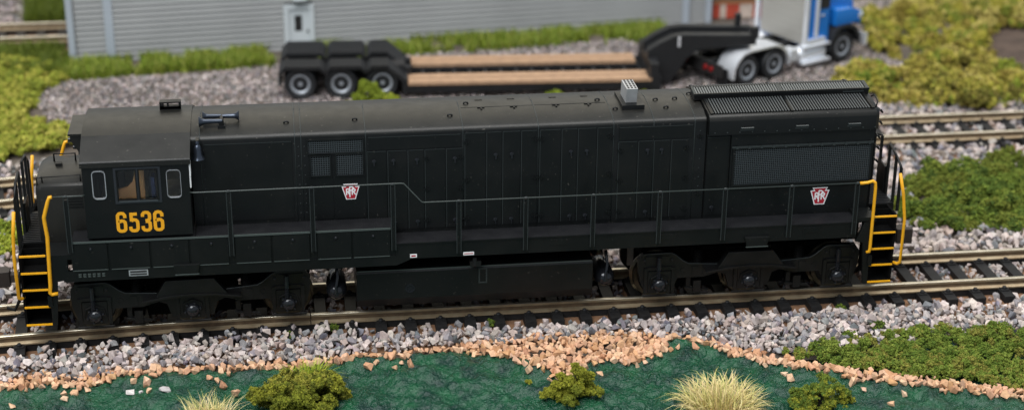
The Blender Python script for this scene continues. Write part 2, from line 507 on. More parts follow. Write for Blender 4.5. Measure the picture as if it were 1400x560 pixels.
def clip_mesh():
    bm = B()
    box(bm, -1.1, 1.1, -1.15, 1.15, -0.03, 0.30)
    lathe(bm, [(0.62, 0.25), (0.62, 0.75), (0.40, 1.0), (0, 1.05)], (0, 0, 0), 'z', 8)
    return obj('rail_clip', bm, 'tie')
def make_track(label, yc, x0, x1, phase, tie_mat, breaks, clips=True):
    xm = (x0+x1)/2; base = (xm, float(yc(np.array(xm))), -4.5)
    t = empty('railway_track', (base[0], base[1], 0))
    prop(t, label, 'railway track', 'model railway tracks')
    for off in (-8.75, 8.75):
        xs = [x0] + breaks + [x1]
        for a, b in zip(xs, xs[1:]): rail(t, yc, off, a+0.12, b-0.12, base)
    for off in (-8.75, 8.75):
        bm = B(); n = 80; rings = []
        for i in range(n+1):
            x = x0+1+(x1-x0-2)*i/n; y = float(yc(np.array(x)))+off
            rings.append([bm.verts.new((x-base[0], y+a-base[1], z)) for a, z in ((-0.9,-4.5),(-0.9,-2.75),(0.9,-2.75),(0.9,-4.5))])
        for a, b in zip(rings, rings[1:]):
            for j in range(4): bm.faces.new((a[j], a[(j+1) % 4], b[(j+1) % 4], b[j]))
        bmesh.ops.recalc_face_normals(bm, faces=bm.faces)
        obj('tie_web', bm, tie_mat, t)
    t0 = tie_mesh(tie_mat); c0 = clip_mesh(); used = False; cused = False
    k0 = math.ceil((x0+2-phase)/7.6); k1 = math.floor((x1-2-phase)/7.6)
    for k in range(k0, k1+1):
        x = phase + 7.6*k; y = float(yc(np.array(x)))
        sl = float((yc(np.array(x+1.0))-yc(np.array(x-1.0)))/2)
        o = t0 if not used else inst(t0)
        used = True
        o.parent = t
        o.location = Vector((x-base[0] + random.uniform(-.25, .25), y-base[1] + random.uniform(-.15, .15), random.uniform(-0.03, 0.03)))*S
        o.rotation_euler = (0, 0, math.atan(sl) + random.uniform(-.012, .012))
        if clips:
            for cy in (-8.75-1.95, -8.75+1.95, 8.75-1.95, 8.75+1.95):
                c = c0 if not cused else inst(c0)
                cused = True
                c.parent = o; c.location = Vector((0, cy, -2.55))*S; c.rotation_euler = (0, 0, 0)
    if clips and not cused: bpy.data.objects.remove(c0)
    if not clips: bpy.data.objects.remove(c0)
    return t
make_track('dark tied track carrying the black locomotive', yc1, -215, 235, 120.4, 'tie', [-42.0])
make_track('middle track passing behind the locomotive along the foliage mat', yc2, -215, 260, 126.0, 'tie', [30.0])
make_track('short far track ending beside the left corner of the grey building', yc3, -235, -127, -131.0, 'tiebrown', [], clips=False)
def roadbed(name, yc, x0, x1, hw=17.5):
    bm = B(); n = 60; rings = []
    for i in range(n+1):
        x = x0+(x1-x0)*i/n; y = float(yc(np.array(x)))
        rings.append([bm.verts.new((x, y+a, z)) for a, z in ((-hw-3.5, -6.6), (-hw, -4.55), (hw, -4.55), (hw+3.5, -6.6))])
    for a, b in zip(rings, rings[1:]):
        for j in range(3): bm.faces.new((a[j], b[j], b[j+1], a[j+1]))
    o = obj(name, bm, 'cork'); bm = None
    o['kind'] = 'structure'; return o
roadbed('roadbed', yc1, -215, 235); roadbed('roadbed', yc2, -215, 260); roadbed('roadbed', yc3, -235, -126)

# ------------------------------------------------------------------ loose stone
GREY = np.array([(0.56,0.50,0.475),(0.43,0.40,0.39),(0.30,0.305,0.325),(0.67,0.61,0.58),(0.20,0.21,0.235),(0.50,0.425,0.385),(0.38,0.34,0.315),(0.60,0.56,0.545),(0.11,0.115,0.13)])
GREYP = np.array([.19,.15,.14,.15,.10,.10,.07,.06,.04])
PEACH = np.array([(0.64,0.385,0.225),(0.70,0.45,0.28),(0.56,0.32,0.175),(0.73,0.50,0.33),(0.60,0.385,0.245)])
def stone_cols(n, pal, p=None, j=0.12):
    c = pal[RNG.choice(len(pal), n, p=p)]
    return np.clip(c*np.array([0.97, 0.90, 0.865])*RNG.uniform(1-j, 1+j, (n, 1)) + RNG.normal(0, 0.008, (n, 3)), 0.01, 0.9)
def thin(pos, dmin):
    """drop points closer than dmin (grid hashing, in plan)"""
    keep, grid = [], {}
    for i, (x, y) in enumerate(pos):
        gx, gy = int(x//dmin), int(y//dmin); ok = True
        for a in (-1, 0, 1):
            for b in (-1, 0, 1):
                for j in grid.get((gx+a, gy+b), ()):
                    if (pos[j][0]-x)**2 + (pos[j][1]-y)**2 < dmin*dmin: ok = False; break
                if not ok: break
            if not ok: break
        if ok: grid.setdefault((gx, gy), []).append(i); keep.append(i)
    return np.array(keep, int)
def stones(name, P2, zfun, smin, smax, pal, pp, label, cat='ballast', lift=0.35, jit=0.35, kind='stuff', flat=1.0):
    n = len(P2)
    sz = RNG.uniform(0, 1, n)**1.6*(smax-smin)+smin
    z = zfun(P2[:, 0], P2[:, 1]) + sz*lift*0.5 + RNG.uniform(-jit, jit, n)
    V, F, C = scatter(STONES, np.c_[P2, z], sz, stone_cols(n, pal, pp))
    o = np_mesh(name, V, F, 'stone', C)
    prop(o, label, cat, kind=kind); return o
# front shoulder, three loose layers
xs = RNG.uniform(-180, 215, 44000); ys = RNG.uniform(-36, -10.5, 44000)
top = -16.3 + yc1(xs)
bf = np.where(xs < 60, foot(xs)+2.4, np.interp(xs, [60, 72, 95, 127, 150, 215], [-27.6, -31.8, -32.5, -28.5, -28, -29]))
bf = np.where((xs > -8) & (xs < 47), np.maximum(bf, np.interp(xs, [-8,0,12,30,42,47], [-22,-20.8,-20.6,-20.4,-21.2,-23])), bf)
bf = bf + 0.9*vnoise(xs, ys*0, 5, 3)
tip = vnoise(xs, ys*0, 17, 8)*1.3
m_ = (ys < top + tip + 0.8) & (ys > bf)
P = np.c_[xs, ys][m_]; P = P[thin(P, 1.0)]
stones('ballast', P, front_z, 1.05, 2.5, GREY, GREYP, 'pale grey crushed stone heaped along the front of the locomotive track')
P2_ = P + RNG.normal(0, .5, P.shape); sel = RNG.uniform(size=len(P2_)) < 0.55
P2_ = P2_[sel]
stones('ballast', P2_, lambda x, y: front_z(x, y)+0.8, 1.05, 2.6, GREY, GREYP, 'upper scatter of pale grey crushed stone on the front ballast shoulder')
# stones that crept up to the tie ends and rail, more of them on the left
xs = RNG.uniform(-180, 215, 5200); ys = RNG.uniform(-17.5, -10.2, 5200)
dens = np.interp(xs, [-180, -60, -20, 20, 90, 125, 215], [.95, .95, .75, .42, .42, .7, .7])
reach = np.interp(xs, [-180, -60, -10, 30, 215], [-10.6, -10.6, -11.2, -12.4, -12.0])
m_ = (RNG.uniform(size=len(xs)) < dens) & (ys - yc1(xs) < reach)
P = np.c_[xs, ys + yc1(xs)][m_]; P = P[thin(P, 1.35)]
ph = ((P[:, 0]-120.4 + 3.8) % 7.6) - 3.8
on_tie = np.abs(ph) < 2.3
P = P[~on_tie | (P[:, 0] < -28)]
def tie_z(x, y):
    ph = ((x-120.4+3.8) % 7.6)-3.8
    return np.where(np.abs(ph) < 1.5, -2.6, -4.0)
stones('ballast', P, tie_z, 1.3, 2.4, GREY, GREYP, 'grey stones lodged between the tie ends in front of the rail', jit=0.2)
# between the rails
xs = RNG.uniform(-180, 215, 6500); ys = RNG.uniform(-7.0, 7.0, 6500)
ph = ((xs-120.4+3.8) % 7.6)-3.8
m_ = np.abs(ph) > 2.0
P = np.c_[xs, ys + yc1(xs)][m_]; P = P[thin(P, 1.15)]
stones('ballast', P, lambda x, y: np.full_like(x, -3.75), 1.0, 2.0, GREY*0.8, GREYP, 'small grey stones filling the gaps between the dark ties', jit=0.15)
# field between both tracks
xs = RNG.uniform(-190, 235, 52000); ys = RNG.uniform(9.8, 99, 52000)
ym = yc2(xs)
ph = ((xs-120.4+3.8) % 7.6)-3.8
m_ = (ys > 10.6 + yc1(xs)) & (ys < ym-10.4) & ~((np.abs(ph) < 2.0) & (ys - yc1(xs) < 15.5))
m_ &= ~in_poly(xs, ys, [(138,37),(142,34),(168,33),(240,37),(240,79),(196,81),(166,77),(146,68),(140,52)])
P = np.c_[xs, ys][m_]; P = P[thin(P, 1.5)]
stones('ballast', P, lambda x, y: -4.3 + 0.9*np.exp(-((y-yc1(x)-19)/6)**2) + 0.6*np.exp(-((ym.mean()*0+yc2(x)-19-y)/6)**2), 1.5, 3.0, GREY, GREYP,
       'grey crushed stone field between the two tracks', jit=0.5)
xs = RNG.uniform(-190, 260, 30000); ys = RNG.uniform(-7, 30, 30000)
ph = ((xs-126.0+3.8) % 7.6)-3.8
m_ = (((np.abs(ys) < 7.0) & (np.abs(ph) > 2.0)) | (ys > 10.5) & ~((np.abs(ph) < 2.0) & (ys < 15.5)))
P = np.c_[xs, ys + yc2(xs)][m_]; P = P[thin(P, 1.6)]
stones('ballast', P, lambda x, y: np.where(np.abs(y-yc2(x)) < 8, -3.7, -4.1), 1.3, 2.6, GREY*0.92, GREYP, 'grey crushed stone in and behind the middle track', jit=0.4)
# fine grey gravel yard under trailer and lorry
yard = [(-112,141),(-128,158),(-132,172),(-131,192),(-98,198),(-50,204),(30,214),(95,224),(190,262),(300,262),(300,225),(187,240),(178,203),(186,177),(180,161),(205,127),(60,128),(-60,126)]
P = sample_poly(yard, 64000); P = P[thin(P, 0.8)]
GRV = np.array([(0.30,0.275,0.275),(0.235,0.225,0.235),(0.38,0.35,0.345),(0.17,0.17,0.18),(0.33,0.28,0.265),(0.45,0.42,0.415),(0.13,0.12,0.12)])
stones('gravel', P, lambda x, y: -4.75+0.35*fbm(x, y, 22, 3)+0.7*vnoise(x, y, 12, 6), 0.65, 1.35, GRV*1.38, None, 'fine grey gravel yard under the trailer and the blue lorry', 'gravel', jit=0.3)
P = sample_poly([(-230,255),(-148,262),(-146,300),(-170,340),(-230,340)], 3500); P = P[thin(P, 1.5)]
stones('gravel', P, lambda x, y: np.full_like(x, -4.5), 1.4, 2.6, GRV*1.15, None, 'pinkish grey gravel patch beyond the far track', 'gravel')
P = sample_poly([(-230,216),(-150,216),(-140,234),(-230,234)], 1600); P = P[thin(P, 1.5)]
stones('gravel', P, lambda x, y: np.full_like(x, -4.6), 1.4, 2.4, GRV*1.2, None, 'grey gravel along the front of the far track', 'gravel')
# peach chippings: a seam along the green land and a fan spilling onto it
xs = RNG.uniform(-190, 190, 26000); d = RNG.normal(0.6, 1.4, 26000)
sl = np.gradient(green_edge(np.linspace(-200, 200, 401)), 1.0)
ys = green_edge(xs) + d*np.sqrt(1+np.interp(xs, np.linspace(-200, 200, 401), sl)**2)
w = np.interp(xs, [-190,-118,-112,-95,-88,-60,-30,-22,-8,0,45,52,60,72,190], [.9,.9,1.15,1.15,.4,.42,.4,.15,.3,1,1,.15,.6,1.0,1.2])
m_ = (np.abs(d-0.6) < 2.9*w) & (RNG.uniform(size=len(xs)) < 0.3+0.7*w)
P = np.c_[xs, ys][m_]
fan = sample_poly([(-3,-22.3),(3,-25),(9,-29),(14,-33),(18,-37.5),(22,-36),(25,-31),(31,-29),(33,-32),(36,-34.5),(42,-33),(46,-31),(47,-27),(44,-21.0),(30,-19.6),(10,-19.6),(0,-20.6)], 2600)
hole = in_poly(fan[:, 0], fan[:, 1], [(26,-25.6),(33,-24.5),(41,-24.8),(42,-26.6),(33,-27.5),(27,-28)])
fan = fan[~(hole & (RNG.uniform(size=len(fan)) < 0.75))]
sx = RNG.uniform(-150, 150, 260); sy = green_edge(sx) - np.abs(RNG.normal(0, 2.6, 260)) - 1.5       # strays
sw = vnoise(sx, sx*0, 9, 77) > 0.45
P = np.r_[P, fan, np.c_[sx, sy][sw]]; P = P[thin(P, 1.1)]
def peach_z(x, y): return np.maximum(np.maximum(green_z(x, y)+0.15, -6.2 + 0.2*vnoise(x, y, 5, 2)), np.where(y > green_edge(x), front_z(x, y)-0.1, -9))
stones('chippings', P, peach_z, 1.35, 2.5, PEACH, None, 'peach coloured stone chippings edging the green painted land', 'chippings', lift=0.6, jit=0.2)
# single stones lying on the green land
def lone(xy, sz, pal, label):
    tv, tf = STONES[random.randrange(len(STONES))]
    V = tv*sz; V[:, 2] -= V[:, 2].min()
    o = np_mesh('stone', V, tf, 'stone', np.repeat(pal[None], len(V), 0))
    o.location = Vector((xy[0], xy[1], float(green_z(np.array(xy[0]), np.array(xy[1])))-0.25))*S
    o.rotation_euler = (0, 0, random.uniform(0, 6))
    prop(o, label, 'stone', 'single stones on the green land')
lone((-86.1,-33.9), 2.0, GREY[3], 'pale grey stone on green land, left of the smallest grey stone')
lone((-83.5,-33.8), 1.2, GREY[7], 'smallest grey stone on green land between two bigger ones')
lone((-77.8,-34.5), 2.9, GREY[1], 'flat grey stone on green land nearest the left dry grass tuft')
lone((-99.0,-33.2), 2.4, PEACH[0], 'larger peach stone lying on green land below the left steps')
lone((-96.3,-31.6), 2.1, PEACH[1], 'peach stone close to the chippings below the left steps')
lone((-101.3,-36.2), 2.2, PEACH[3], 'pale peach stone on green land, lowest of the left three')
lone((-113.3,-37.4), 2.0, PEACH[1], 'peach stone at the bottom left corner')
lone((73.6,-43.7), 2.0, PEACH[3], 'upper one of two peach stones right of the right dry tuft')
lone((74.2,-46.6), 2.2, PEACH[1], 'lower one of two peach stones right of the right dry tuft')
lone((95.4,-60.2), 2.1, PEACH[0], 'peach stone right of the small right bush, by the bottom edge')
lone((99.6,-57.0), 2.2, PEACH[3], 'peach stone just below the right chippings seam')
lone((28.3,-37.6), 1.7, PEACH[0], 'single peach stone lying apart below the fan of chippings')

# ------------------------------------------------------------------ foliage
def pal_pick(n, pal, base=None):
    pal = np.array(pal); c = pal[RNG.integers(0, len(pal), n)]
    return c
def clump_arrays(lumps, crumb, dens, pal, fill=0.35):
    """lumps: (n,4) centre+radius; each breaks into small knots and every knot into crumbs"""
    pal = np.array(pal); L = np.asarray(lumps, float)
    P, C = [], []
    ns = 15
    for (x, y, z, r) in L:
        d = RNG.normal(size=(ns, 3)); d /= np.linalg.norm(d, axis=1)[:, None]
        d[:, 2] = np.where(d[:, 2] < -0.25, -d[:, 2], d[:, 2])
        sub = np.array([x, y, z]) + d*(r*RNG.uniform(0.45, 1.02, ns))[:, None]*np.array([1, 1, 0.9])
        sr = r*RNG.uniform(0.22, 0.46, ns)
        pk = float(vnoise(np.array(x), np.array(y), 9.0*max(1, r/2.2), 44))*0.5+0.5 + RNG.normal(0, 0.12, ns)
        base = pal[np.clip(pk*len(pal), 0, len(pal)-1).astype(int)]
        n = np.maximum(3, (4*math.pi*sr*sr*dens*0.62).astype(int)); idx = np.repeat(np.arange(ns), n); m = len(idx)
        e = RNG.normal(size=(m, 3)); e /= np.linalg.norm(e, axis=1)[:, None]
        P.append(sub[idx] + e*(sr[idx]*(1 - 0.5*RNG.uniform(0, 1, m)**2 + RNG.normal(0, 0.12, m)))[:, None])
        alt = pal[RNG.integers(0, len(pal), m)]; mix = RNG.uniform(0, 1, (m, 1))**2*0.7
        C.append((base[idx]*(1-mix)+alt*mix)*RNG.uniform(0.8, 1.2, (m, 1)))
    P, C = np.concatenate(P), np.clip(np.concatenate(C), 0.003, 0.9)
    return scatter(CRUMBS, P, RNG.uniform(0.6, 1.25, len(P))*crumb, C)
def mat_lumps(poly, zf, spacing, rmin, rmax, lift=0.3):
    P = sample_poly(poly, int(poly_area(poly)/(spacing**2)*3)); P = P[thin(P, spacing)]
    n = len(P); r = RNG.uniform(0, 1, n)**1.4*(rmax-rmin)+rmin
    z = zf(P[:, 0], P[:, 1]) + r*lift + 0.8*vnoise(P[:, 0], P[:, 1], 12, 31)
    return np.c_[P, z, r]
def foliage_mat(name, poly, spacing, rmin, rmax, crumb, dens, pal, label, z=-4.6, cat='foliage'):
    zf = z if callable(z) else (lambda x, y: np.full_like(x, z))
    V, F, C = clump_arrays(mat_lumps(poly, zf, spacing, rmin, rmax), crumb, dens, pal)
    o = np_mesh(name, V, F, 'foliage', C)
    prop(o, label, cat, kind='stuff'); return o
OLIVE = [(0.150,0.165,0.016),(0.105,0.120,0.014),(0.21,0.21,0.022),(0.075,0.085,0.012),(0.24,0.22,0.035)]
MID = [(0.075,0.115,0.018),(0.105,0.145,0.020),(0.05,0.080,0.014),(0.14,0.170,0.026),(0.12,0.13,0.02)]
YEL = [(0.085,0.10,0.016),(0.15,0.18,0.022),(0.10,0.085,0.018),(0.23,0.20,0.035),(0.30,0.245,0.06),(0.17,0.13,0.026),(0.24,0.215,0.03),(0.12,0.15,0.02),(0.34,0.28,0.085)]
LIME = [(0.19,0.235,0.022),(0.25,0.27,0.03),(0.14,0.18,0.018)]
foliage_mat('foliage', [(134,34),(140,31),(168,30),(240,34),(240,82),(196,84),(165,80),(143,70),(137,52)], 3.1, 1.5, 4.4, 0.55, 3.2, MID+[(0.12,0.14,0.022)],
            'mat of mid green clump foliage between the tracks, right of the locomotive')
foliage_mat('foliage', [(-190,42),(-127,44),(-121,52),(-122,64),(-140,70),(-190,66)], 2.4, 1.6, 3.2, 0.62, 2.8, LIME+MID[:1],
            'yellow green foliage mat between the tracks at the left edge')
foliage_mat('foliage', [(-240,214),(-150,216),(-133,209),(-123,199),(-131,186),(-133,166),(-132,152),(-117,141),(-116,131),(-137,119),(-160,112),(-240,100)], 3.4, 2.0, 4.2, 0.95, 1.2, [(0.14,0.165,0.022),(0.22,0.24,0.03),(0.28,0.27,0.045),(0.18,0.20,0.024),(0.31,0.28,0.055)],
            'wide yellow green foliage mat at the left, beside the gravel yard')
rm = [(190,246),(177,203),(186,178),(180,163),(161,170),(155,160),(158,138),(207,127),(300,122),(320,180),(320,300),(262,300)]
bp = [(222,203),(233,214),(262,214),(262,165),(224,164),(217,170),(216,183)]
L_ = mat_lumps(rm, lambda x, y: -4.8+2.2*vnoise(x, y, 15, 52), 5.2, 1.8, 6.6)
L_ = L_[~in_poly(L_[:, 0], L_[:, 1], bp)]
V, F, C = clump_arrays(L_, 0.9, 1.3, np.array(YEL)*1.22)
prop(np_mesh('foliage', V, F, 'foliage', C), 'broad mustard and olive foliage mat behind the right tracks', 'foliage', kind='stuff')
foliage_mat('foliage', [(73,-33.5),(82,-32.0),(92,-30.5),(112,-27.0),(128,-27.5),(142,-29),(180,-32),(180,-74),(150,-66),(129,-57.5),(118,-52.8),(105,-47.2),(88,-40.5)], 2.1, 0.9, 2.9, 0.36, 7.5,
            [(0.065,0.105,0.016),(0.11,0.155,0.022),(0.08,0.125,0.018),(0.16,0.20,0.032),(0.10,0.14,0.02),(0.19,0.175,0.035),(0.13,0.18,0.026)], 'mid green clump foliage on the right foreground slope behind the chippings', z=lambda x, y: -5.9+0*x)
def bush(center, lumps, crumb, dens, pal, label, stem=True, group=None):
    t = empty('bush', center)
    V, F, C = clump_arrays(np.array(lumps, float), crumb, dens, pal)
    np_mesh('foliage', V, F, 'foliage', C, t)
    if stem:
        bm = B(); zt = max(l[2] for l in lumps)
        tube(bm, [(0, 0, -0.6), (0.2, 0.1, zt*0.5), (0.1, 0, zt)], [0.55, 0.4, 0.15], 6)
        for k in range(4):
            l = lumps[k % len(lumps)]
            tube(bm, [(0.1, 0, 0.3), (l[0]*0.5, l[1]*0.5, l[2]*0.6), (l[0]*0.9, l[1]*0.9, l[2])], [0.35, 0.25, 0.1], 5)
        obj('stem', bm, 'tiebrown', t)
    prop(t, label, 'bush', group); return t
def lump_cloud(n, rx, ry, h, rmin, rmax, seed):
    r = random.Random(seed); out = []
    while len(out) < n:
        x, y, z = r.uniform(-1, 1), r.uniform(-1, 1), r.uniform(0, 1)
        if x*x+y*y+z*z*0.8 > 1.0 or x*x+y*y+z*z < 0.22: continue
        out.append((x*rx, y*ry, z*h+0.6, r.uniform(rmin, rmax)))
    return out
bush((-45.5,-44.5,-6.6), lump_cloud(84, 11.6, 8.5, 7.6, 1.0, 2.5, 3), 0.31, 11.0, OLIVE, 'large olive green bush at the bottom edge beside the left dry tuft')
bush((20.0,-49.0,-7.0), lump_cloud(42, 6.0, 4.8, 6.6, 0.8, 2.0, 5) + [(-6.2,0.5,2.2,1.6),(-4.4,0.4,2.6,1.7),(-7.6,0.6,1.6,1.0),(1,-1,8.0,1.6),(0,0,9.2,1.2)], 0.34, 9.5, OLIVE[:3]+[(0.19,0.19,0.02)], 'olive bush in the middle of the bottom edge with a side sprig')
bush((78.0,-58.0,-7.2), lump_cloud(46, 7.4, 4.6, 6.2, 0.7, 1.9, 9), 0.34, 9.0, OLIVE[:3]+MID[:2], 'small olive bush at the bottom right, below the chippings seam')
bush((9.8,-40.0,-6.3), [(0,0,0.2,0.75),(0.6,0.1,0.3,0.5)], 0.3, 9, OLIVE[:3], 'tiny olive sprig on green land left of the middle bush', stem=False)
for (x, y, z, r, lab) in ((4.3,-13.4,-3.6,1.25,'tiny green tuft among front stones below the fuel tank'), (96.6,-15.2,-3.6,1.15,'tiny green tuft among front stones near the right steps'),
        (-47.7,-14.2,-3.3,0.9,'tiny green tuft among front stones by the rail joint'), (-36.5,-11.8,-3.0,0.95,'tiny lime tuft touching the rail left of the fuel tank'), (98,-2.5,-3.4,1.2,'tiny green tuft between the rails by the rear truck'),
        (95.5,-27.2,-4.9,1.5,'small green tuft on the stones above the right foliage'), (104,-24.0,-4.6,1.6,'small round green tuft high on the right stone slope')):
    bush((x, y, z), [(0,0,0.2,r),(r*0.8,0.1,0.1,r*0.6),(-r*0.7,-0.2,0.1,r*0.55)], 0.33, 8, LIME[:2]+MID[:3], lab, stem=False, group='tiny tufts among the stones')
# bushes on the gravel yard
bush((-17.5,158.0,-4.6), [(-1.5,0,6.6,2.3),(0.5,0,5.6,2.7),(-3,0,2.4,2.6),(3.0,0,2.8,2.6),(6.4,0,1.6,2.2),(9.6,0,1.0,1.7),(-5.8,0,0.9,1.7),(0,0,1.8,3.0)], 0.55, 4, LIME, 'lime green bush in front of the trailer wheels', stem=False)
bush((47.5,157.0,-4.6), [(0,0,1.3,2.2),(-2.6,0,0.8,1.6),(2.4,0,0.8,1.5)], 0.55, 4, LIME, 'small round lime tuft in front of the trailer planks', stem=False)
bush((78.5,155.0,-4.6), [(0,0,0.8,2.0),(-5.0,0,0.5,1.6),(4.4,0.5,0.5,1.4)], 0.55, 4, LIME+YEL[:2], 'low yellow green tuft below the trailer gooseneck', stem=False)
bush((101.5,150.0,-4.6), [(0,0,0.8,1.7),(3.0,0,0.6,1.4)], 0.55, 4, YEL, 'low mustard tuft right of the exhaust stack', stem=False)
bush((121.0,153.0,-4.6), [(0,0,0.5,1.6),(3.4,0,0.4,1.4)], 0.55, 4, YEL, 'low yellow tuft in front of the lorry rear wheels', stem=False)
bush((158.0,156.0,-4.6), [(0,0,3.2,3.2),(3.2,1,2.4,3.0),(-2.5,0,1.8,2.4),(6.0,-2,1.6,2.8),(3,-4,1.2,2.6)], 0.62, 3.2, LIME+MID[1:2], 'bright green bush just right of the radiator roof, before the mustard mat', stem=False)

# grass
def blades(P3, hmin, hmax, width, lean, pal, segs=3, out=None):
    n = len(P3); h = RNG.uniform(hmin, hmax, n)
    a = RNG.uniform(0, 2*np.pi, n)
    dirx, diry = np.cos(a), np.sin(a)
    ln = np.abs(RNG.normal(0, lean, n))
    if out is not None: dirx, diry, ln = out
    px, py = -diry, dirx
    Vs = []
    for s in range(segs+1):
        t = s/segs; w = width*(1-t)**0.7*0.5
        off = ln*h*t**1.7; z = h*np.sqrt(np.clip(1-(ln*t**1.2*0.62)**2, 0.12, 1))*t
        c = P3 + np.c_[dirx*off, diry*off, z]
        Vs += [c + np.c_[px, py, 0*px]*w, c - np.c_[px, py, 0*px]*w]
    V = np.stack(Vs, 1).reshape(-1, 3); k = 2*(segs+1); F = []
    for s in range(segs):
        b = 2*s; F += [(b, b+1, b+3), (b, b+3, b+2)]
    F = np.array(F)[None] + (np.arange(n)*k)[:, None, None]
    C = np.repeat(np.array(pal)[RNG.integers(0, len(pal), n)]*RNG.uniform(.75, 1.2, (n, 1)), k, 0)
    return V, F.reshape(-1, 3), C
GRASS = [(0.17,0.24,0.02),(0.23,0.29,0.03),(0.12,0.18,0.018),(0.29,0.30,0.06)]
def grass(poly, n, h0, h1, label, pal=GRASS, z=-5.0, w=0.45):
    P = sample_poly(poly, int(n*1.5)); P = P[vnoise(P[:, 0], P[:, 1], 7, 61)+0.5*vnoise(P[:, 0], P[:, 1], 3, 62) > -0.42][:n]; n = len(P)
    V, F, C = blades(np.c_[P, np.full(n, z)], h0, h1, w, 0.45, pal)
    prop(np_mesh('grass', V, F, 'blade', C), label, 'grass', kind='stuff')
grass([(-128,199),(-121,196),(-98,197),(-75,203),(-50,202.5),(-50,222.5),(-86,218.5),(-126,214.5)], 10000, 2.0, 5.0, 'bright green grass strip along the left half of the grey building')
grass([(-36,206),(11,212),(91,218),(104,232),(103,240),(20,231),(-36,225)], 9000, 2.0, 5.0, 'bright green grass strip behind the trailer along the grey building')
grass([(-150,300),(-128,300),(-128,254),(-146,258)], 5000, 5, 10, 'tall olive grass beyond the far track beside the building', [(0.10,0.14,0.012),(0.13,0.16,0.015),(0.08,0.11,0.01)])
grass([(-175,215),(-126,198),(-125,216),(-128,232),(-165,233)], 7000, 3, 6, 'short olive grass between the far track and the foliage mat', [(0.11,0.15,0.015),(0.15,0.18,0.02),(0.085,0.12,0.012)])
def tuft(c, n, rad, h0, h1, pal, label, w=0.26, spread=0.9):
    a = RNG.uniform(0, 2*np.pi, n); r = rad*np.sqrt(RNG.uniform(0, 1, n))
    P = np.c_[r*np.cos(a), r*np.sin(a), np.full(n, -0.4)]
    a2 = a + RNG.normal(0, 0.9, n)
    ln = np.clip(spread*(r/rad)**1.2 + RNG.normal(0, 0.28, n), 0.02, 1.5)
    hh = RNG.uniform(size=n) < 0.13          # stray blades lying outwards
    ln = np.where(hh, RNG.uniform(0.9, 1.6, n), ln)
    V, F, C = blades(P, h0, h1, w, 0.5, pal, 4, (np.cos(a2), np.sin(a2), ln))
    o = np_mesh('grass_tuft', V, F, 'blade', C)
    o.location = Vector((c[0], c[1], float(green_z(np.array(c[0]), np.array(c[1])))))*S
    prop(o, label, 'grass tuft')
STRAW = [(0.62,0.50,0.20),(0.70,0.60,0.28),(0.52,0.45,0.16),(0.66,0.50,0.26),(0.48,0.46,0.15)]
tuft((-67.0,-50.5), 340, 4.2, 4.0, 8.0, STRAW, 'straw coloured dry grass tuft at the bottom left', spread=0.95)
tuft((53.8,-57.5), 1200, 7.4, 3.0, 6.6, STRAW, 'broad straw coloured dry grass tuft at the bottom right', spread=1.15, w=0.34)
tuft((-43.0,-36.0), 420, 3.4, 4.5, 7.0, [(0.30,0.36,0.02),(0.24,0.32,0.02),(0.36,0.40,0.04)], 'bright lime static grass tuft behind the large olive bush', spread=0.4)

# bare brown earth among the mustard foliage
def dirt_z(X, Y):
    e = np.sqrt(((X-241)/25)**2 + ((Y-190)/25)**2)
    return -4.1 - 2.2*np.clip(e-0.9, 0, 1) + 0.4*fbm(X, Y, 6, 13)
sheet('bare_earth', np.arange(208, 276, 1.0), np.arange(158, 222, 1.0), dirt_z, 'dirt')

# ------------------------------------------------------------------ locomotive
loco = empty('model_locomotive', (0, 0, 0))
prop(loco, 'near black model diesel locomotive numbered 6536 with yellow step rails', 'locomotive')
CW, HW = 18.0, 11.6          # half widths of cab / sill and of the long hood

# sill, walkways and end platforms ------------------------------------------------
bm = B(); box(bm, -20.4, 98.0, -CW, CW, 18.5, 22.7)
obj('sill', bm, 'body', loco, bev=0.18)
bm = B(); box(bm, -98.5, -20.4, -CW+0.25, CW-0.25, 16.8, 26.9)
obj('battery_box', bm, 'body', loco, bev=0.15)
# lower sill flange under the battery boxes
bm = B(); prism(bm, [(-101.2,16.6),(-20.2,16.9),(-16.5,18.45),(-16.5,19.8),(-20.2,19.6),(-101.2,19.4)], 'y', -CW-0.02, -CW+1.2)
prism(bm, [(-101.2,16.6),(-20.2,16.9),(-16.5,18.45),(-16.5,19.8),(-20.2,19.6),(-101.2,19.4)], 'y', CW+0.02, CW-1.2)
obj('side_sill', bm, 'body', loco)
def tread_plate(name, x0, x1, y0, y1, z, rows):
    """deck sheet with raised ribs"""
    bm = B(); box(bm, x0, x1, y0, y1, z-0.25, z)
    n = int((x1-x0)/0.62)
    for i in range(n):
        x = x0+0.2+i*0.62
        box(bm, x, x+0.30, y0+0.35, y1-0.1, z-0.05, z+0.10)
    return obj(name, bm, 'deck', loco)
for s in (-1, 1):
    a, b = sorted((s*CW, s*(HW-0.3)))
    tread_plate('walkway', -69.0, -20.5, a, b, 27.12, 0)
    bm = B(); box(bm, -20.3, 101.0, a, b, 22.55, 22.86); obj('walkway', bm, 'deck', loco, bev=0.06)
    bm = B(); box(bm, -98.6, -69.2, a, b, 26.85, 27.12); obj('walkway', bm, 'deck', loco, bev=0.06)
    # pale edge strips of walkway and battery boxes
    e = s*(CW+0.10)
    bm = B(); box(bm, -98.4, -60.9, e-0.14, e+0.14, 26.75, 27.2); box(bm, -59.9, -41.3, e-0.14, e+0.14, 26.75, 27.2); box(bm, -40.2, -21.6, e-0.14, e+0.14, 26.75, 27.2)
    obj('walkway_edge', bm, 'seam', loco, bev=0.06)
    bm = B(); box(bm, -20.2, 98.2, e-0.12, e+0.10, 22.52, 22.83); obj('walkway_edge', bm, 'body', loco, bev=0.06)
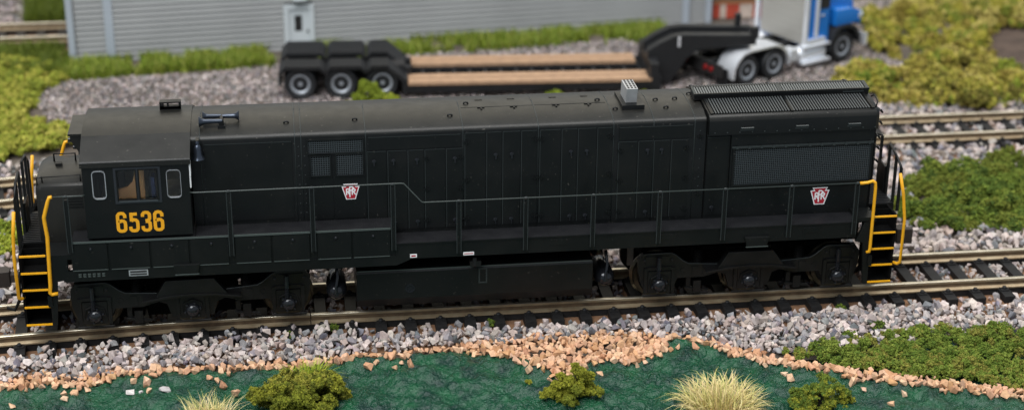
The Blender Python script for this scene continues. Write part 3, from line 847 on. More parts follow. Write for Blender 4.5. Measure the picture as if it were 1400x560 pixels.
# battery box doors
DX = [(-99.0,-90.2),(-89.8,-80.2),(-79.8,-70.8),(-70.4,-61.2),(-59.7,-50.9),(-50.6,-41.5),(-39.8,-31.3),(-31.0,-21.7)]
for s in (-1, 1):
    for a, b in DX:
        y = s*(CW-0.24)
        bm = B(); box(bm, a+0.12, b-0.12, y, y+s*0.42, 19.75, 26.55)
        d = obj('battery_door', bm, 'body', loco, bev=0.08)
        bm = B(); lathe(bm, [(0, 0.42), (0.30, 0.36), (0.42, 0.18), (0.42, 0)] if s > 0 else [(0, -0.42), (0.30, -0.36), (0.42, -0.18), (0.42, 0)], ((a+b)/2+0.4, y+s*0.42, 25.2), 'y', 10)
        obj('latch', bm, 'gloss', d, smooth=True)
        bm = B(); box(bm, a+0.2, b-0.2, y+s*0.05, y+s*0.55, 19.55, 19.72)
        obj('hinge_strip', bm, 'seam', d)
# end platforms with step wells
def platform(x0, x1, sgn):
    bm = B(); box(bm, x0, x1, -9.8, 9.8, 22.6, 23.9)
    for ya, yb in ((-CW, -9.8), (9.8, CW)): box(bm, *((x0 + (6.6 if sgn < 0 else 0), x1) if sgn < 0 else (x0, x1-7.2)), ya, yb, 22.62, 23.88)
    p = obj('end_platform', bm, 'body', loco)
    bm = B()
    n = int(19.4/1.1)
    for i in range(n):
        y = -9.6+i*1.1
        box(bm, x0+0.1, x1-0.1, y, y+0.55, 23.85, 24.05)
    obj('tread', bm, 'deck', p)
    return p
platform(-111.6, -98.4, -1); platform(97.9, 110.2, 1)
# steps
def steps(cx, s, sgn):
    """open ladder of five treads at x = cx, side s of the locomotive; sgn: -1 front, +1 rear"""
    w = 3.15
    bm = B()
    back = s*9.9
    box(bm, cx-w, cx+w, back, back+s*0.3, 4.9, 23.85)             # back plate
    out = cx + sgn*w; inn = cx - sgn*w
    for z in (5.6, 10.4, 15.0, 19.5):                               # shelves and risers
        y1 = s*(CW-0.25); d = 4.4 if z > 10 else 5.5
        box(bm, cx-w+0.35, cx+w-0.35, y1-s*d, y1, z-0.35, z)
        box(bm, cx-w+0.35, cx+w-0.35, y1-s*d-s*0.2, y1-s*d, z-0.3, z+4.5)
    box(bm, out-0.28, out+0.28, s*9.9, s*(CW-0.6), 4.9, 24.0)
    st = obj('steps', bm, 'slot', loco)
    # side plate towards the truck
    bm = B()
    X = lambda d: inn - sgn*d
    prism(bm, [(inn, 23.86), (X(5.0 if sgn < 0 else 1.6), 23.86), (X(5.0 if sgn < 0 else 4.2), 17.2), (X(2.2), 16.8), (X(1.2), 5.0), (inn, 5.0)], 'y', s*(CW-0.9), s*(CW-0.02))
    obj('step_side', bm, 'body', st, bev=0.1)
    for z in (5.6, 10.4, 15.0, 19.5):
        bm = B(); box(bm, cx-w+0.05, cx+w-0.05, s*(CW-0.27), s*(CW+0.15), z-0.32, z+0.06)
        obj('step_edge', bm, 'yellow', st, bev=0.06)
    bm = B(); box(bm, cx-w+0.05, cx+w-0.05, s*(CW-0.27), s*(CW+0.15), 23.72, 24.12)
    obj('step_edge', bm, 'yellow', st, bev=0.06)
    bm = B(); box(bm, inn-0.5, inn+0.5, s*(CW-0.3), s*(CW+0.55), 10.4, 13.2)
    obj('rail_bracket', bm, 'body', st, bev=0.1)
for s in (-1, 1):
    steps(-108.1, s, -1); steps(105.3, s, 1)
# yellow grab rails by the steps and end rails
for s in (-1, 1):
    y = s*(CW+0.35)
    bm = B(); tube(bm, [(-102.0,y,39.3),(-102.6,y,39.2),(-103.1,y,38.0),(-104.3,y,34.2),(-104.3,y,33.2),(-104.0,y,29.0),(-104.5,y,16.0),(-104.8,y,14.2),(-104.3,y,13.7),(-102.9,y-s*0.2,13.8)], 0.47, 8)
    obj('grab_rail', bm, 'yellow', loco, smooth='all')
    bm = B(); tube(bm, [(-111.2,y,35.9),(-111.9,y,30),(-112.3,y,24),(-112.3,y,13.2),(-111.8,y-s*0.6,12.6),(-111.2,y-s*1.6,12.6)], 0.42, 8)
    obj('grab_rail', bm, 'yellow', loco, smooth='all')
    bm = B(); tube(bm, [(97.6,y,33.62),(99.6,y,33.72),(100.9,y,34.1),(101.6,y,33.6),(101.8,y,32.0),(101.9,y,15.4),(101.8,y,14.4),(101.2,y-s*0.4,14.1)], 0.43, 8)
    obj('grab_rail', bm, 'yellow', loco, smooth='all')
    bm = B(); tube(bm, [(108.0,y,35.8),(109.4,y,30),(110.4,y,23),(110.4,y,11.0),(109.8,y-s*0.5,10.3),(109.0,y-s*1.5,10.3)], 0.42, 8)
    obj('grab_rail', bm, 'yellow', loco, smooth='all')
# end railings (black), far side as well
for xe, tops in ((-111.6, ((-12.5,36.8),(-9.0,39.6),(-3.4,40.2),(3.4,40.2),(9.0,39.6),(12.5,36.8))), (110.4, ((-12.5,35.0),(-8.5,36.6),(-3.2,37.8),(3.2,37.8),(8.5,36.6),(12.5,35.0)))):
    for yy, zz in tops:
        bm = B(); box(bm, xe-0.35, xe+0.35, yy-0.3, yy+0.3, 23.0, zz); obj('stanchion', bm, 'blackpl', loco, bev=0.08)
    for half in (tops[:3], tops[3:]):
        bm = B(); pts = [(xe, half[0][0]*(1 if half is tops[:3] else 1), half[0][1])]
        tube(bm, [(xe, yy, zz) for yy, zz in half], 0.32, 6); obj('end_rail', bm, 'blackpl', loco, smooth='all')
    # drop step plate between the inner posts
    bm = B(); box(bm, xe-0.25 + (0.5 if xe < 0 else -0.5), xe+0.25 + (0.5 if xe < 0 else -0.5), -2.9, 2.9, 24.1, 31.5); obj('drop_step', bm, 'blackpl', loco, bev=0.08)
# handrails along the walkways
for s in (-1, 1):
    y = s*(CW+0.35)
    zl, zr = 38.9, 33.7
    bm = B(); tube(bm, [(-69.6, s*(CW+0.05), zl), (-68.6, y, zl), (-18.9, y, zl+0.1), (-18.2, y, zl), (-13.9, y, zr+0.15), (-13.2, y, zr), (97.7, y, zr)], 0.19, 6)
    obj('handrail', bm, 'handrail', loco, smooth='all')
    bm = B(); tube(bm, [(-102.2, y, 39.3), (-95.0, y, 39.3), (-94.4, s*(CW-0.1), 39.3)], 0.19, 6); obj('handrail', bm, 'handrail', loco, smooth='all')
    for x, zb, zt in [(-61.0+0.45, 21.8, zl), (-40.6, 21.9, zl), (-20.9, 21.2, zl)] + [(x, 19.6, zr) for x in (-4.7, 12.0, 29.0, 45.9, 62.6, 79.8, 97.0)] + [(-98.9, 24.6, 39.3)]:
        bm = B()
        box(bm, x-0.60, x-0.42, y-0.25, y+0.25, zb, zt-0.1); box(bm, x+0.42, x+0.60, y-0.25, y+0.25, zb, zt-0.1)
        st0 = B(); box(st0, x-0.44, x+0.44, y-0.16, y+0.16, zb, zt-0.9)
        st = obj('stanchion', bm, 'edge', loco); obj('stanchion_web', st0, 'body', st)
        bm = B(); lathe(bm, [(0.30, -0.34), (0.36, 0), (0.30, 0.34)], (x, y, zt), 'x', 8)
        obj('rail_knob', bm, 'edge', st, smooth=True)

# cab -------------------------------------------------------------------------------
CX0, CX1 = -94.6, -69.6
HOLES = [(-92.3,-89.3,38.2,45.3), (-86.5,-82.2,37.6,45.3), (-81.4,-77.1,37.6,45.3), (-74.9,-71.6,37.8,44.9)]
def cab_side(bm, y0, y1):
    xs = sorted({CX0, CX1, *[h[0] for h in HOLES], *[h[1] for h in HOLES]})
    zs = sorted({28.5, 46.4, *[h[2] for h in HOLES], *[h[3] for h in HOLES]})
    holed_plate(bm, xs, zs, HOLES, y0, y1)
bm = B(); cab_side(bm, -CW, -CW+0.9); cab_side(bm, CW-0.9, CW)
# front and rear walls with windows towards the nose
def end_wall(bm, xa, xb, holes):
    t = B(); ys = sorted({-CW+0.95, CW-0.95, *[h[0] for h in holes], *[h[1] for h in holes]}); zs = sorted({27.3, 46.3 if len(holes) < 3 else 46.3, *[h[2] for h in holes], *[h[3] for h in holes]})
    holed_plate(t, ys, zs, holes, xa, xb)
    for v in t.verts: v.co = Vector((v.co.y, v.co.x, v.co.z))
    me = bpy.data.meshes.new('tmp'); bmesh.ops.recalc_face_normals(t, faces=t.faces); t.to_mesh(me); t.free(); bm.from_mesh(me); bpy.data.meshes.remove(me)
end_wall(bm, CX0+0.02, CX0+0.9, [(-16.4,-11.2,40.5,45.6),(-8.6,-1.0,40.8,45.6),(1.0,8.6,40.8,45.6),(11.2,16.4,40.5,45.6)])
end_wall(bm, CX1-0.9, CX1-0.02, [(-16.4,-12.6,40.0,45.6),(12.6,16.4,40.0,45.6)])
for xa in (CX0+0.02, CX1-0.9): prism(bm, [(-17.0,46.32),(17.0,46.32),(17.0,46.9),(9.5,50.0),(0,51.0),(-9.5,50.0),(-17.0,46.9)], 'x', xa, xa+0.88)
box(bm, CX0+0.95, CX1-0.95, -CW+1, CW-1, 27.3, 28.4)
cab = obj('cab', bm, ['body'], loco)
# slight drip step at the bottom of the cab side
for s in (-1, 1):
    bm = B(); box(bm, CX0-0.05, CX1+0.05, s*(CW-0.25), s*(CW+0.06), 28.0, 28.6); obj('cab_skirt', bm, 'body', cab, bev=0.05)
half = [(18.45,46.3),(18.45,47.55),(18.25,47.85),(9.8,51.2),(7.0,51.75),(3.5,52.15),(0,52.3)]
inner = [(0,51.3),(9.5,50.2),(17.4,46.9),(17.4,46.3)]
prof = [(-a, z) for a, z in half] + [(a, z) for a, z in half[::-1][1:]] + [(a, z) for a, z in inner[::-1]] + [(-a, z) for a, z in inner[1:]]
bm = B(); prism(bm, prof, 'x', CX0-0.35, CX1+0.5)
bmesh.ops.triangulate(bm, faces=[f for f in bm.faces if len(f.verts) > 4])
roof = obj('cab_roof', bm, 'roofpaint', loco, smooth='all')
me_ = roof.data; at_ = me_.attributes.new('sharp_edge', 'BOOLEAN', 'EDGE') if 'sharp_edge' not in me_.attributes else me_.attributes['sharp_edge']
for e_ in me_.edges:
    a_, b_ = (me_.vertices[k].co/S for k in e_.vertices)
    soft = abs(a_.y-b_.y) < 1e-3 and abs(a_.y) < 9.0 and a_.z > 51.4 and abs(a_.z-b_.z) < 1e-3
    at_.data[e_.index].value = not soft
# roof vent (black open frame) and rivet specks
bm = B()
box(bm, -77.0, -71.8, 4.2, 5.2, 51.8, 53.0)
box(bm, -77.0, -76.0, 4.2, 6.2, 52.3, 54.1); box(bm, -72.3, -71.8, 4.2, 6.2, 52.3, 54.1); box(bm, -76.0, -72.3, 4.2, 6.2, 53.8, 54.1); box(bm, -76.0, -72.3, 4.2, 6.2, 52.3, 52.8); box(bm, -75.2, -74.8, 4.4, 6.0, 52.8, 53.8)
obj('roof_vent', bm, 'blackpl', roof)
# windows
def window_frame(h, r, m, w=0.42):
    for s in (-1, 1):
        y = s*CW
        bm = B(); ring2d(bm, round_rect(h[0]-w, h[1]+w, h[2]-w, h[3]+w, r+w), round_rect(h[0]+0.06, h[1]-0.06, h[2]+0.06, h[3]-0.06, max(0.1, r-0.1)), y+s*0.28, y-s*0.5)
        obj('window_frame', bm, m, cab, smooth=True)
        bm = B(); box(bm, h[0]-0.05, h[1]+0.05, y-s*0.45, y-s*0.65, h[2]-0.05, h[3]+0.05); obj('window_pane', bm, 'glass', cab)
window_frame(HOLES[0], 0.9, 'silver', 0.10); window_frame(HOLES[3], 0.9, 'silver', 0.04)
for h in HOLES[1:3]: window_frame(h, 0.12, 'body', 0.22)
for s in (-1, 1):
    bm = B(); y = s*CW
    ring2d(bm, [(-87.3,36.7),(-76.3,36.7),(-76.3,46.0),(-87.3,46.0)], [(-86.75,37.35),(-76.85,37.35),(-76.85,45.5),(-87.3+0.55,45.5)], y+s*0.18, y-s*0.3)
    box(bm, -81.95, -81.65, y+s*0.25, y-s*0.1, 37.2, 45.6)
    obj('window_surround', bm, 'frame', cab)
    bm = B(); box(bm, -86.4, -77.2, y+s*0.05, y+s*0.45, 37.15, 37.5); obj('window_sill', bm, 'screenw', cab)
for yy in (-4.8, 4.8):
    bm = B(); box(bm, CX0+0.3, CX0+0.5, yy-3.85, yy+3.85, 40.7, 45.7); obj('window_pane', bm, 'glass', cab)
for yy in (-13.8, 13.8):
    bm = B(); box(bm, CX0+0.3, CX0+0.5, yy-2.65, yy+2.65, 40.4, 45.7); obj('window_pane', bm, 'glass', cab)
# cab interior: floor liner, seats, control stand, tan bulkhead
bm = B(); prism(bm, [(-86.8,33),(-80.6,33),(-80.5,45.0),(-82.3,45.0),(-82.8,42.4),(-83.4,40.6),(-84.6,39.4),(-86.8,38.8)], 'y', -14.2, -13.4)
obj('bulkhead', bm, 'tan', cab)
bm = B(); box(bm, -80.6, -78.2, -15.0, -11.8, 34.5, 35.6); box(bm, -78.9, -78.1, -15.0, -11.8, 35.4, 42.0); obj('seat', bm, 'navy', cab, bev=0.3)
bm = B(); prism(bm, [(-80.0,33),(-77.8,33),(-78.4,41.0),(-79.2,43.0),(-79.8,41.0)], 'y', -12.4, -10.6); obj('control_stand', bm, 'interior', cab, bev=0.2)
bm = B(); box(bm, -93.4, -70.8, 15.6, 16.6, 28.5, 37.4); obj('cab_liner', bm, 'liner', cab)
bm = B(); box(bm, -93.4, -70.8, -16.6, 15.5, 28.42, 28.9); obj('cab_floor', bm, 'liner', cab)
bm = B(); box(bm, -90.2, -87.4, -6, 10, 28.9, 41.0); obj('cabinet', bm, 'interior', cab, bev=0.2)
# number on the cab side
D6 = [[(2.06,3.85),(2.04,4.55),(1.72,5.02),(1.22,5.13),(.72,5.02),(.41,4.6),(.37,4.0),(.37,1.4),(.42,.8),(.75,.45),(1.22,.37),(1.7,.45),(2.03,.8),(2.08,1.4),(2.08,2.15),(2.03,2.7),(1.7,3.05),(1.25,3.12),(.9,3.0),(.70,2.72)]]
D5 = [[(2.02,4.78),(.66,4.78),(.66,2.9)], [(.60,2.95),(.85,3.2),(1.25,3.33),(1.72,3.2),(2.03,2.8),(2.08,2.2),(2.08,1.3),(2.0,.75),(1.7,.43),(1.22,.36),(.75,.43),(.42,.78),(.38,1.45)]]
D3 = [[(.40,4.0),(.44,4.65),(.75,5.03),(1.22,5.13),(1.7,5.03),(2.02,4.65),(2.05,4.05),(2.0,3.4),(1.68,3.0),(1.05,2.9)], [(1.05,2.72),(1.7,2.68),(2.05,2.3),(2.08,1.4),(2.02,.8),(1.7,.45),(1.22,.37),(.75,.45),(.42,.8),(.38,1.5)]]
for s in (-1, 1):
    for i, dg in enumerate((D6, D5, D3, D6)):
        bm = B()
        for q, st in enumerate(dg):
            strip2d(bm, [(-87.55 + 2.93*i + p[0]*1.02, 29.15 + p[1]*0.985) for p in st], 0.78, 0, 0.06+0.012*q)
        if s > 0:
            for v in bm.verts: v.co = Vector((-v.co.x - 163.8, -v.co.y, v.co.z))
        o = obj('number_digit', bm, 'numyellow', cab, loc=(0, s*CW, 0))
# number board housings and lamps above the nose
bm = B(); prism(bm, [(CX0-0.1,50.6),(-97.9,50.1),(-98.1,49.1),(-96.0,45.4),(CX0-0.1,45.0)], 'y', -6.4, 6.4)
nb = obj('number_board', bm, 'roofpaint', loco, bev=0.15)
bm = B(); box(bm, -98.5, CX0-0.05, -6.8, 6.8, 50.15, 50.7); obj('visor', bm, 'roofpaint', nb, bev=0.15)
for yy in (-4.6, -1.6, 1.6, 4.6):
    for zz, xx in ((48.6,-97.9),(46.6,-96.9)):
        bm = B(); lathe(bm, [(0, -0.9), (0.5, -0.8), (0.6, 0.0), (0.6, 0.9)], (xx, yy, zz), 'x', 12); obj('marker_lamp', bm, 'gloss', nb, smooth=True)
# white flag bracket / mirror at the rear cab corner
bm = B(); box(bm, CX1+0.15, CX1+0.45, -CW+0.1, -CW+2.2, 43.0, 47.0); box(bm, CX1+0.1, CX1+0.4, -CW+0.2, -CW+1.2, 40.0, 43.4); obj('wind_deflector', bm, 'white', cab)

# short hood (nose) -------------------------------------------------------------------
NP = [(-10.2,23.9),(-10.2,37.6),(-9.9,38.6),(-9.0,39.2),(-5,40.0),(0,40.3),(5,40.0),(9.0,39.2),(9.9,38.6),(10.2,37.6),(10.2,23.9)]
bm = B(); prism(bm, NP, 'x', -105.6, CX0-0.05)
# chamfered front
fr = [bm.verts.new((-107.0, y*0.90, 24.0 + (z-23.9)*0.955)) for y, z in NP]
back = [v for v in bm.verts if abs(v.co.x+105.6) < 1e-4]
bk = sorted(back, key=lambda v: [abs(v.co.y-p[0])+abs(v.co.z-p[1]) < 1e-3 for p in NP].index(True))
fdel = [f for f in bm.faces if all(abs(v.co.x+105.6) < 1e-4 for v in f.verts)]
bmesh.ops.delete(bm, geom=fdel, context='FACES_ONLY')
fs = [bm.faces.new(fr)]
for i in range(len(NP)): fs.append(bm.faces.new((bk[i], bk[(i+1) % len(NP)], fr[(i+1) % len(NP)], fr[i])))
bmesh.ops.recalc_face_normals(bm, faces=bm.faces)
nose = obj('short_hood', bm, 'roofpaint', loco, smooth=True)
def grab(name, pts, r, m, parent): 
    bm = B(); tube(bm, pts, r, 6); return obj(name, bm, m, parent, smooth='all')
grab('grab_iron', [(-105.3,-8.8,39.2),(-105.3,-8.8,40.6),(-96.2,-8.8,40.9),(-96.2,-8.8,39.2)], 0.20, 'blackpl', nose)
grab('grab_iron', [(-103.6,3.0,40.1),(-103.6,3.0,42.0),(-98.4,3.0,42.0),(-98.4,3.0,40.1)], 0.24, 'blackpl', nose)
grab('grab_iron', [(-105.4,-8.6,37.8),(-106.6,-8.6,38.2),(-106.6,-8.6,40.4),(-105.2,-8.6,40.6)], 0.22, 'blackpl', nose)
bm = B(); box(bm, -102.9, -101.4, -0.8, 0.6, 39.9, 40.9); obj('hatch_latch', bm, 'blackpl', nose, bev=0.1)
bm = B(); lathe(bm, [(0.85, 39.6), (0.85, 43.6), (1.15, 43.7), (1.15, 44.2), (0, 44.3)], (-95.9, 4.2, 0), 'z', 12); obj('vent_pipe', bm, 'blackpl', nose, smooth=True)
for k in range(4):
    bm = B(); box(bm, -99.4, -95.9, -10.42, -10.15, 33.0+0.75*k, 33.3+0.75*k); obj('louver', bm, 'body', nose)

# long hood ---------------------------------------------------------------------------
def hood_prof(w=HW, dz=0.0):
    half = [(w,22.9),(w,49.45),(w-0.10,49.85),(w-0.38,50.18),(w-0.85,50.42),(w-1.7,50.66),(8,51.2),(5.5,51.6),(3,51.9),(0,52.0)]
    half = [(a, z+(dz if z > 30 else 0)) for a, z in half]
    return [(-a, z) for a, z in half] + [(a, z) for a, z in half[::-1][1:]]
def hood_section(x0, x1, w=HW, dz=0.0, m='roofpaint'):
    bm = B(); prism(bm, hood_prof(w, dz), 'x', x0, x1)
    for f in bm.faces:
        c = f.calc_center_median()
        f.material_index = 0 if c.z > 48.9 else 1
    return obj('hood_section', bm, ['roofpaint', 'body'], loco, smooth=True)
SEAMS = [-69.3, -66.9, -44.1, -42.6, -26.9, -2.9, 15.9, 34.9, 45.1, 55.6, 58.6]
bm = B(); prism(bm, [(y*0.985, z-0.25) for y, z in hood_prof()], 'x', -69.2, 103.0); obj('hood_core', bm, 'slot', loco)
for a, b in zip(SEAMS, SEAMS[1:]): hood_section(a+0.07, b-0.07)
# lighter beads paint a highlight along the seams, over the roof shoulder
for x in SEAMS[1:-1]:
    for s in (-1, 1):
        bm = B(); tube(bm, [(x, s*(HW+0.01), 24.0), (x, s*(HW+0.01), 49.45), (x, s*(HW-0.10), 49.85), (x, s*(HW-0.38), 50.18), (x, s*(HW-0.85), 50.42), (x, s*(HW-1.7), 50.66), (x, s*8, 51.2), (x, s*3, 51.9), (x, 0, 52.0)], 0.13, 5)
        obj('seam_highlight', bm, 'edge', loco, smooth='all')
# plain panel behind the cab
def panel(x0, x1, z0, z1, name='hood_panel', proud=0.22, y=HW, m='body'):
    r = []
    for s in (-1, 1):
        bm = B(); box(bm, x0+0.12, x1-0.12, s*(y-0.05), s*(y+proud), z0, z1); box(bm, x0+0.14, x1-0.14, s*(y+proud-0.03), s*(y+proud+0.05), z1-0.16, z1-0.04, 1)  # lighter top strip paints in an edge highlight
        r.append(obj(name, bm, [m, 'edge'], loco))
    return r
panel(-66.2, -44.8, 28.2, 48.6)
panel(-26.4, -3.4, 45.4, 48.8)
panel(36.2, 55.2, 45.4, 48.8)
# engine room doors with latches and hinges
latch_bm = B(); lathe(latch_bm, [(0.55, 0), (0.55, -0.22), (0.34, -0.30), (0.30, -0.55), (0, -0.6)], (0, 0, 0), 'y', 10); box(latch_bm, -0.14, 0.14, -0.75, -0.5, -0.9, 0.55)
LATCH = obj('latch', latch_bm, 'gloss', loco, smooth=True); 
hinge_bm = B(); box(hinge_bm, -0.75, 0.75, -0.35, 0, -0.22, 0.22); tube(hinge_bm, [(0, -0.35, -0.5), (0, -0.35, 0.5)], 0.22, 6)
HINGE = obj('hinge', hinge_bm, 'body', loco)
first = {'l': True, 'h': True}
def place(kind, parent, x, y, z, flip):
    src = LATCH if kind == 'l' else HINGE
    if first[kind]: o = src; first[kind] = False
    else: o = inst(src)
    o.parent = parent; o.location = Vector((x, y, z))*S; o.rotation_euler = (0, 0, math.pi if flip else 0)
def door(x0, x1, z0, z1, lx, hx, low=25.6, high=42.2):
    for s in (-1, 1):
        y = s*HW
        bm = B(); box(bm, x0+0.14, x1-0.14, y-s*0.05, y+s*0.24, z0, z1)
        box(bm, x0+0.16, x0+0.30, y+s*0.2, y+s*0.30, z0+0.1, z1-0.1, 1); box(bm, x0+0.3, x1-0.16, y+s*0.2, y+s*0.29, z1-0.16, z1-0.04, 1)  # lighter strips paint highlights on one side edge and the top
        d = obj('door', bm, ['body', 'edge'], loco)
        yy = y + s*0.24
        if lx is not None:
            for z in (low, high): place('l', d, lx, yy, z, s > 0)
        if hx is not None:
            for z in ((z0+2.2), (z0+z1)/2, (z1-2.4)): place('h', d, hx, yy, z, s > 0)
for i, (a, b) in enumerate(((-26.9,-21.8),(-21.8,-16.8),(-16.8,-12.6),(-12.6,-7.3),(-7.3,-2.9))):
    door(a, b, 23.9, 45.1, (None, -20.2, -14.4, None, -5.0)[i] if i else -25.0, (None, None, None, -12.0, -3.6)[i], 25.8, 42.4)
for x0 in (-2.9, 15.9):
    e = (2.75, 6.8, 11.45, 15.9) if x0 < 0 else (21.6, 25.7, 30.6, 34.9)
    door(x0+0.2, e[0], 23.9, 49.0, None, x0+0.8)
    door(e[0], e[1], 23.9, 49.0, e[1]-1.6, None, 25.4, 42.9)
    door(e[1], e[2], 23.9, 49.0, e[1]+2.4, None, 25.4, 42.9)
    door(e[2], e[3]-0.2, 23.9, 49.0, None, e[3]-0.8)
for i, (a, b) in enumerate(((36.0,41.1),(41.1,45.1),(45.1,49.6),(49.6,54.3))):
    door(a, b, 23.9, 45.0, (None, 43.6, 47.2, None)[i], (36.7, None, None, 53.7)[i], 25.6, 42.4)
for s in (-1, 1):
    place('h', loco, 57.1, s*(HW+0.02), 30.0, s > 0); place('h', loco, 57.1, s*(HW+0.02), 45.5, s > 0); place('l', loco, 60.9, s*(HW+0.26), 26.0, s > 0)
panel(58.9, 65.0, 23.9, 45.2)
# air intake screens near the cab
def screen(x0, x1, z0, z1, y, s, pitch=0.52, w=0.17, frame=0.35):
    bm = B()
    ya, yb = y+s*0.02, y+s*0.12
    n = int((x1-x0)/pitch); 
    for i in range(n+1):
        x = x0+(x1-x0)*i/n; box(bm, x-w/2, x+w/2, ya, yb, z0, z1)
    n = int((z1-z0)/pitch)
    for i in range(n+1):
        z = z0+(z1-z0)*i/n; box(bm, x0, x1, ya+s*0.03, yb+s*0.03, z-w/2, z+w/2)
    o = obj('screen', bm, 'screenw', loco)
    bm = B(); box(bm, x0, x1, y-s*0.35, y-s*0.02, z0, z1); obj('screen_backing', bm, 'slot', o)
    bm = B()
    ring2d(bm, [(x0-frame,z0-frame),(x1+frame,z0-frame),(x1+frame,z1+frame),(x0-frame,z1+frame)], [(x0,z0),(x1,z0),(x1,z1),(x0,z1)], y-s*0.4, y+s*0.3)
    obj('screen_frame', bm, 'body', o)
for s in (-1, 1):
    y = s*(HW+0.30)
    screen(-41.0, -27.7, 45.3, 48.5, y, s); screen(-40.4, -35.8, 39.4, 44.4, y, s); screen(-34.2, -27.8, 39.3, 44.6, y, s)
    bm = B(); box(bm, -41.6, -35.2, s*(HW-0.05), s*(HW+0.22), 27.6, 38.9); obj('hood_panel', bm, 'body', loco, bev=0.07)
    bm = B(); box(bm, -34.8, -27.2, s*(HW-0.05), s*(HW+0.22), 27.6, 38.8); obj('hood_panel', bm, 'body', loco, bev=0.07)
# rivet rows beside the seams
bm = B()
for s in (-1, 1):
    for x in (-66.2, -43.35, -41.9, -26.3, 57.1):
        for k in range(8): lathe(bm, [(0.17, 0), (0.12, -s*-0.12), (0, s*0.16)], (x+0.05, s*(HW+0.0), 29.5+2.5*k), 'y', 6)
obj('rivets', bm, 'edge', loco)['kind'] = 'stuff'
# roof fittings: seam ridges of the hatches, hinges, lift eyes
for y0 in (-1.9, 3.4):
    bm = B(); zz = 52.0 - 0.018*y0*y0*1.3
    tube(bm, [(-2.4, y0, zz-0.02), (34.4, y0, zz-0.02)], 0.12, 5); obj('hatch_seam', bm, 'body', loco, smooth='all')
for x in (2.6, 10.9, 21.6, 29.8):
    for y0 in (-2.2, 3.6):
        bm = B(); zz = 52.0-0.022*y0*y0; box(bm, x-0.9, x+0.9, y0-0.35, y0+0.35, zz-0.1, zz+0.28); box(bm, x-0.2, x+0.25, y0-1.3, y0+0.2, zz-0.15, zz+0.2)
        obj('hatch_hinge', bm, 'blackpl', loco, bev=0.06)
for x, y0 in ((-46.0,-6.6),(-29.2,-6.4),(-5.6,-6.2),(-0.9,0.8),(32.6,-0.2),(36.2,-6.0),(47.4,-1.5),(52.5,-1.2),(49.2,-6.2),(56.9,2.0),(-64.8,-4.0)):
    zz = 52.0-0.0128*y0*y0
    bm = B()
    tube(bm, [(x-0.55, y0, zz-0.2), (x-0.45, y0, zz+0.3), (x, y0, zz+0.45), (x+0.45, y0, zz+0.3), (x+0.55, y0, zz-0.2)], 0.22, 6)
    obj('lift_eye', bm, 'blackpl', loco, smooth='all')
# exhaust stack on its base
bm = B(); box(bm, 37.9, 43.6, -6.6, 4.2, 51.4, 52.6)
xb = obj('exhaust_base', bm, 'blackpl', loco, bev=0.15)
bm = B(); prism(bm, [(39.1,-4.4),(42.0,-4.4),(42.0,2.4),(39.1,2.4)], 'z', 52.4, 56.6)
for v in bm.verts:
    if v.co.z > 55: v.co.y = v.co.y*1.05 - 0.9
xs_ = obj('exhaust_stack', bm, 'stack', xb, bev=0.12)
for i in range(3):
    for j in range(5):
        bm = B(); x = 39.45+0.88*i; y = -5.1+1.4*j
        box(bm, x, x+0.5, y, y+1.0, 56.45, 56.66); obj('exhaust_slot', bm, 'dark', xb)
# horn cluster
bm = B()
box(bm, -62.5, -60.7, -8.2, -4.2, 50.9, 51.9); tube(bm, [(-61.6, -7.4, 51.2), (-61.6, -7.4, 52.9)], 0.6, 8); tube(bm, [(-61.6, -7.6, 52.9), (-61.6, -4.6, 53.0)], 0.5, 8)
hb = obj('horn_mount', bm, 'blackpl', loco, smooth=True)
def horn(x0, x1, y, z, sg):
    bm = B(); L = x1-x0
    lathe(bm, [(0.50,0),(0.60,0.3*L),(0.65,0.72*L),(0.9,0.86*L),(1.4,L),(1.15,L*1.0),(0.4,0.85*L),(0,0.8*L)], (x0, y, z), 'x', 14)
    obj('horn', bm, 'bellmetal', hb, smooth=True)
horn(-61.4, -67.0, -7.4, 52.9, -1); horn(-61.6, -66.2, -4.4, 53.1, -1); horn(-61.4, -57.4, -4.6, 53.1, 1)
# bell behind the cab
bm = B(); lathe(bm, [(0.35,4.6),(0.5,4.3),(0.5,3.7),(0.75,3.4),(0.95,2.7),(1.05,1.3),(1.35,0.5),(1.6,0.1),(1.5,0),(1.2,0.2),(0,0.6)], (-67.4, -13.2, 45.5), 'z', 16)
bl = obj('bell', bm, 'bellmetal', loco, smooth=True)
bm = B(); box(bm, -67.8, -67.0, -13.4, -11.3, 49.6, 50.3); box(bm, -67.65, -67.15, -13.4, -12.9, 49.3, 50.2); obj('bell_bracket', bm, 'blackpl', bl)

# radiator end ------------------------------------------------------------------------
RX0, RX1 = 58.9, 103.2
bm = B()
RP = [(-11.62,22.9),(-11.62,46.2),(-13.3,46.2),(-13.3,49.9),(-13.12,50.75),(-12.7,51.2),(-12.1,51.4),(-3.4,52.3),(3.4,52.2),(12.1,50.4),(12.7,50.2),(13.12,49.75),(13.3,48.9),(13.3,46.2),(11.62,46.2),(11.62,22.9)]
prism(bm, RP, 'x', RX0, RX1-1.0)
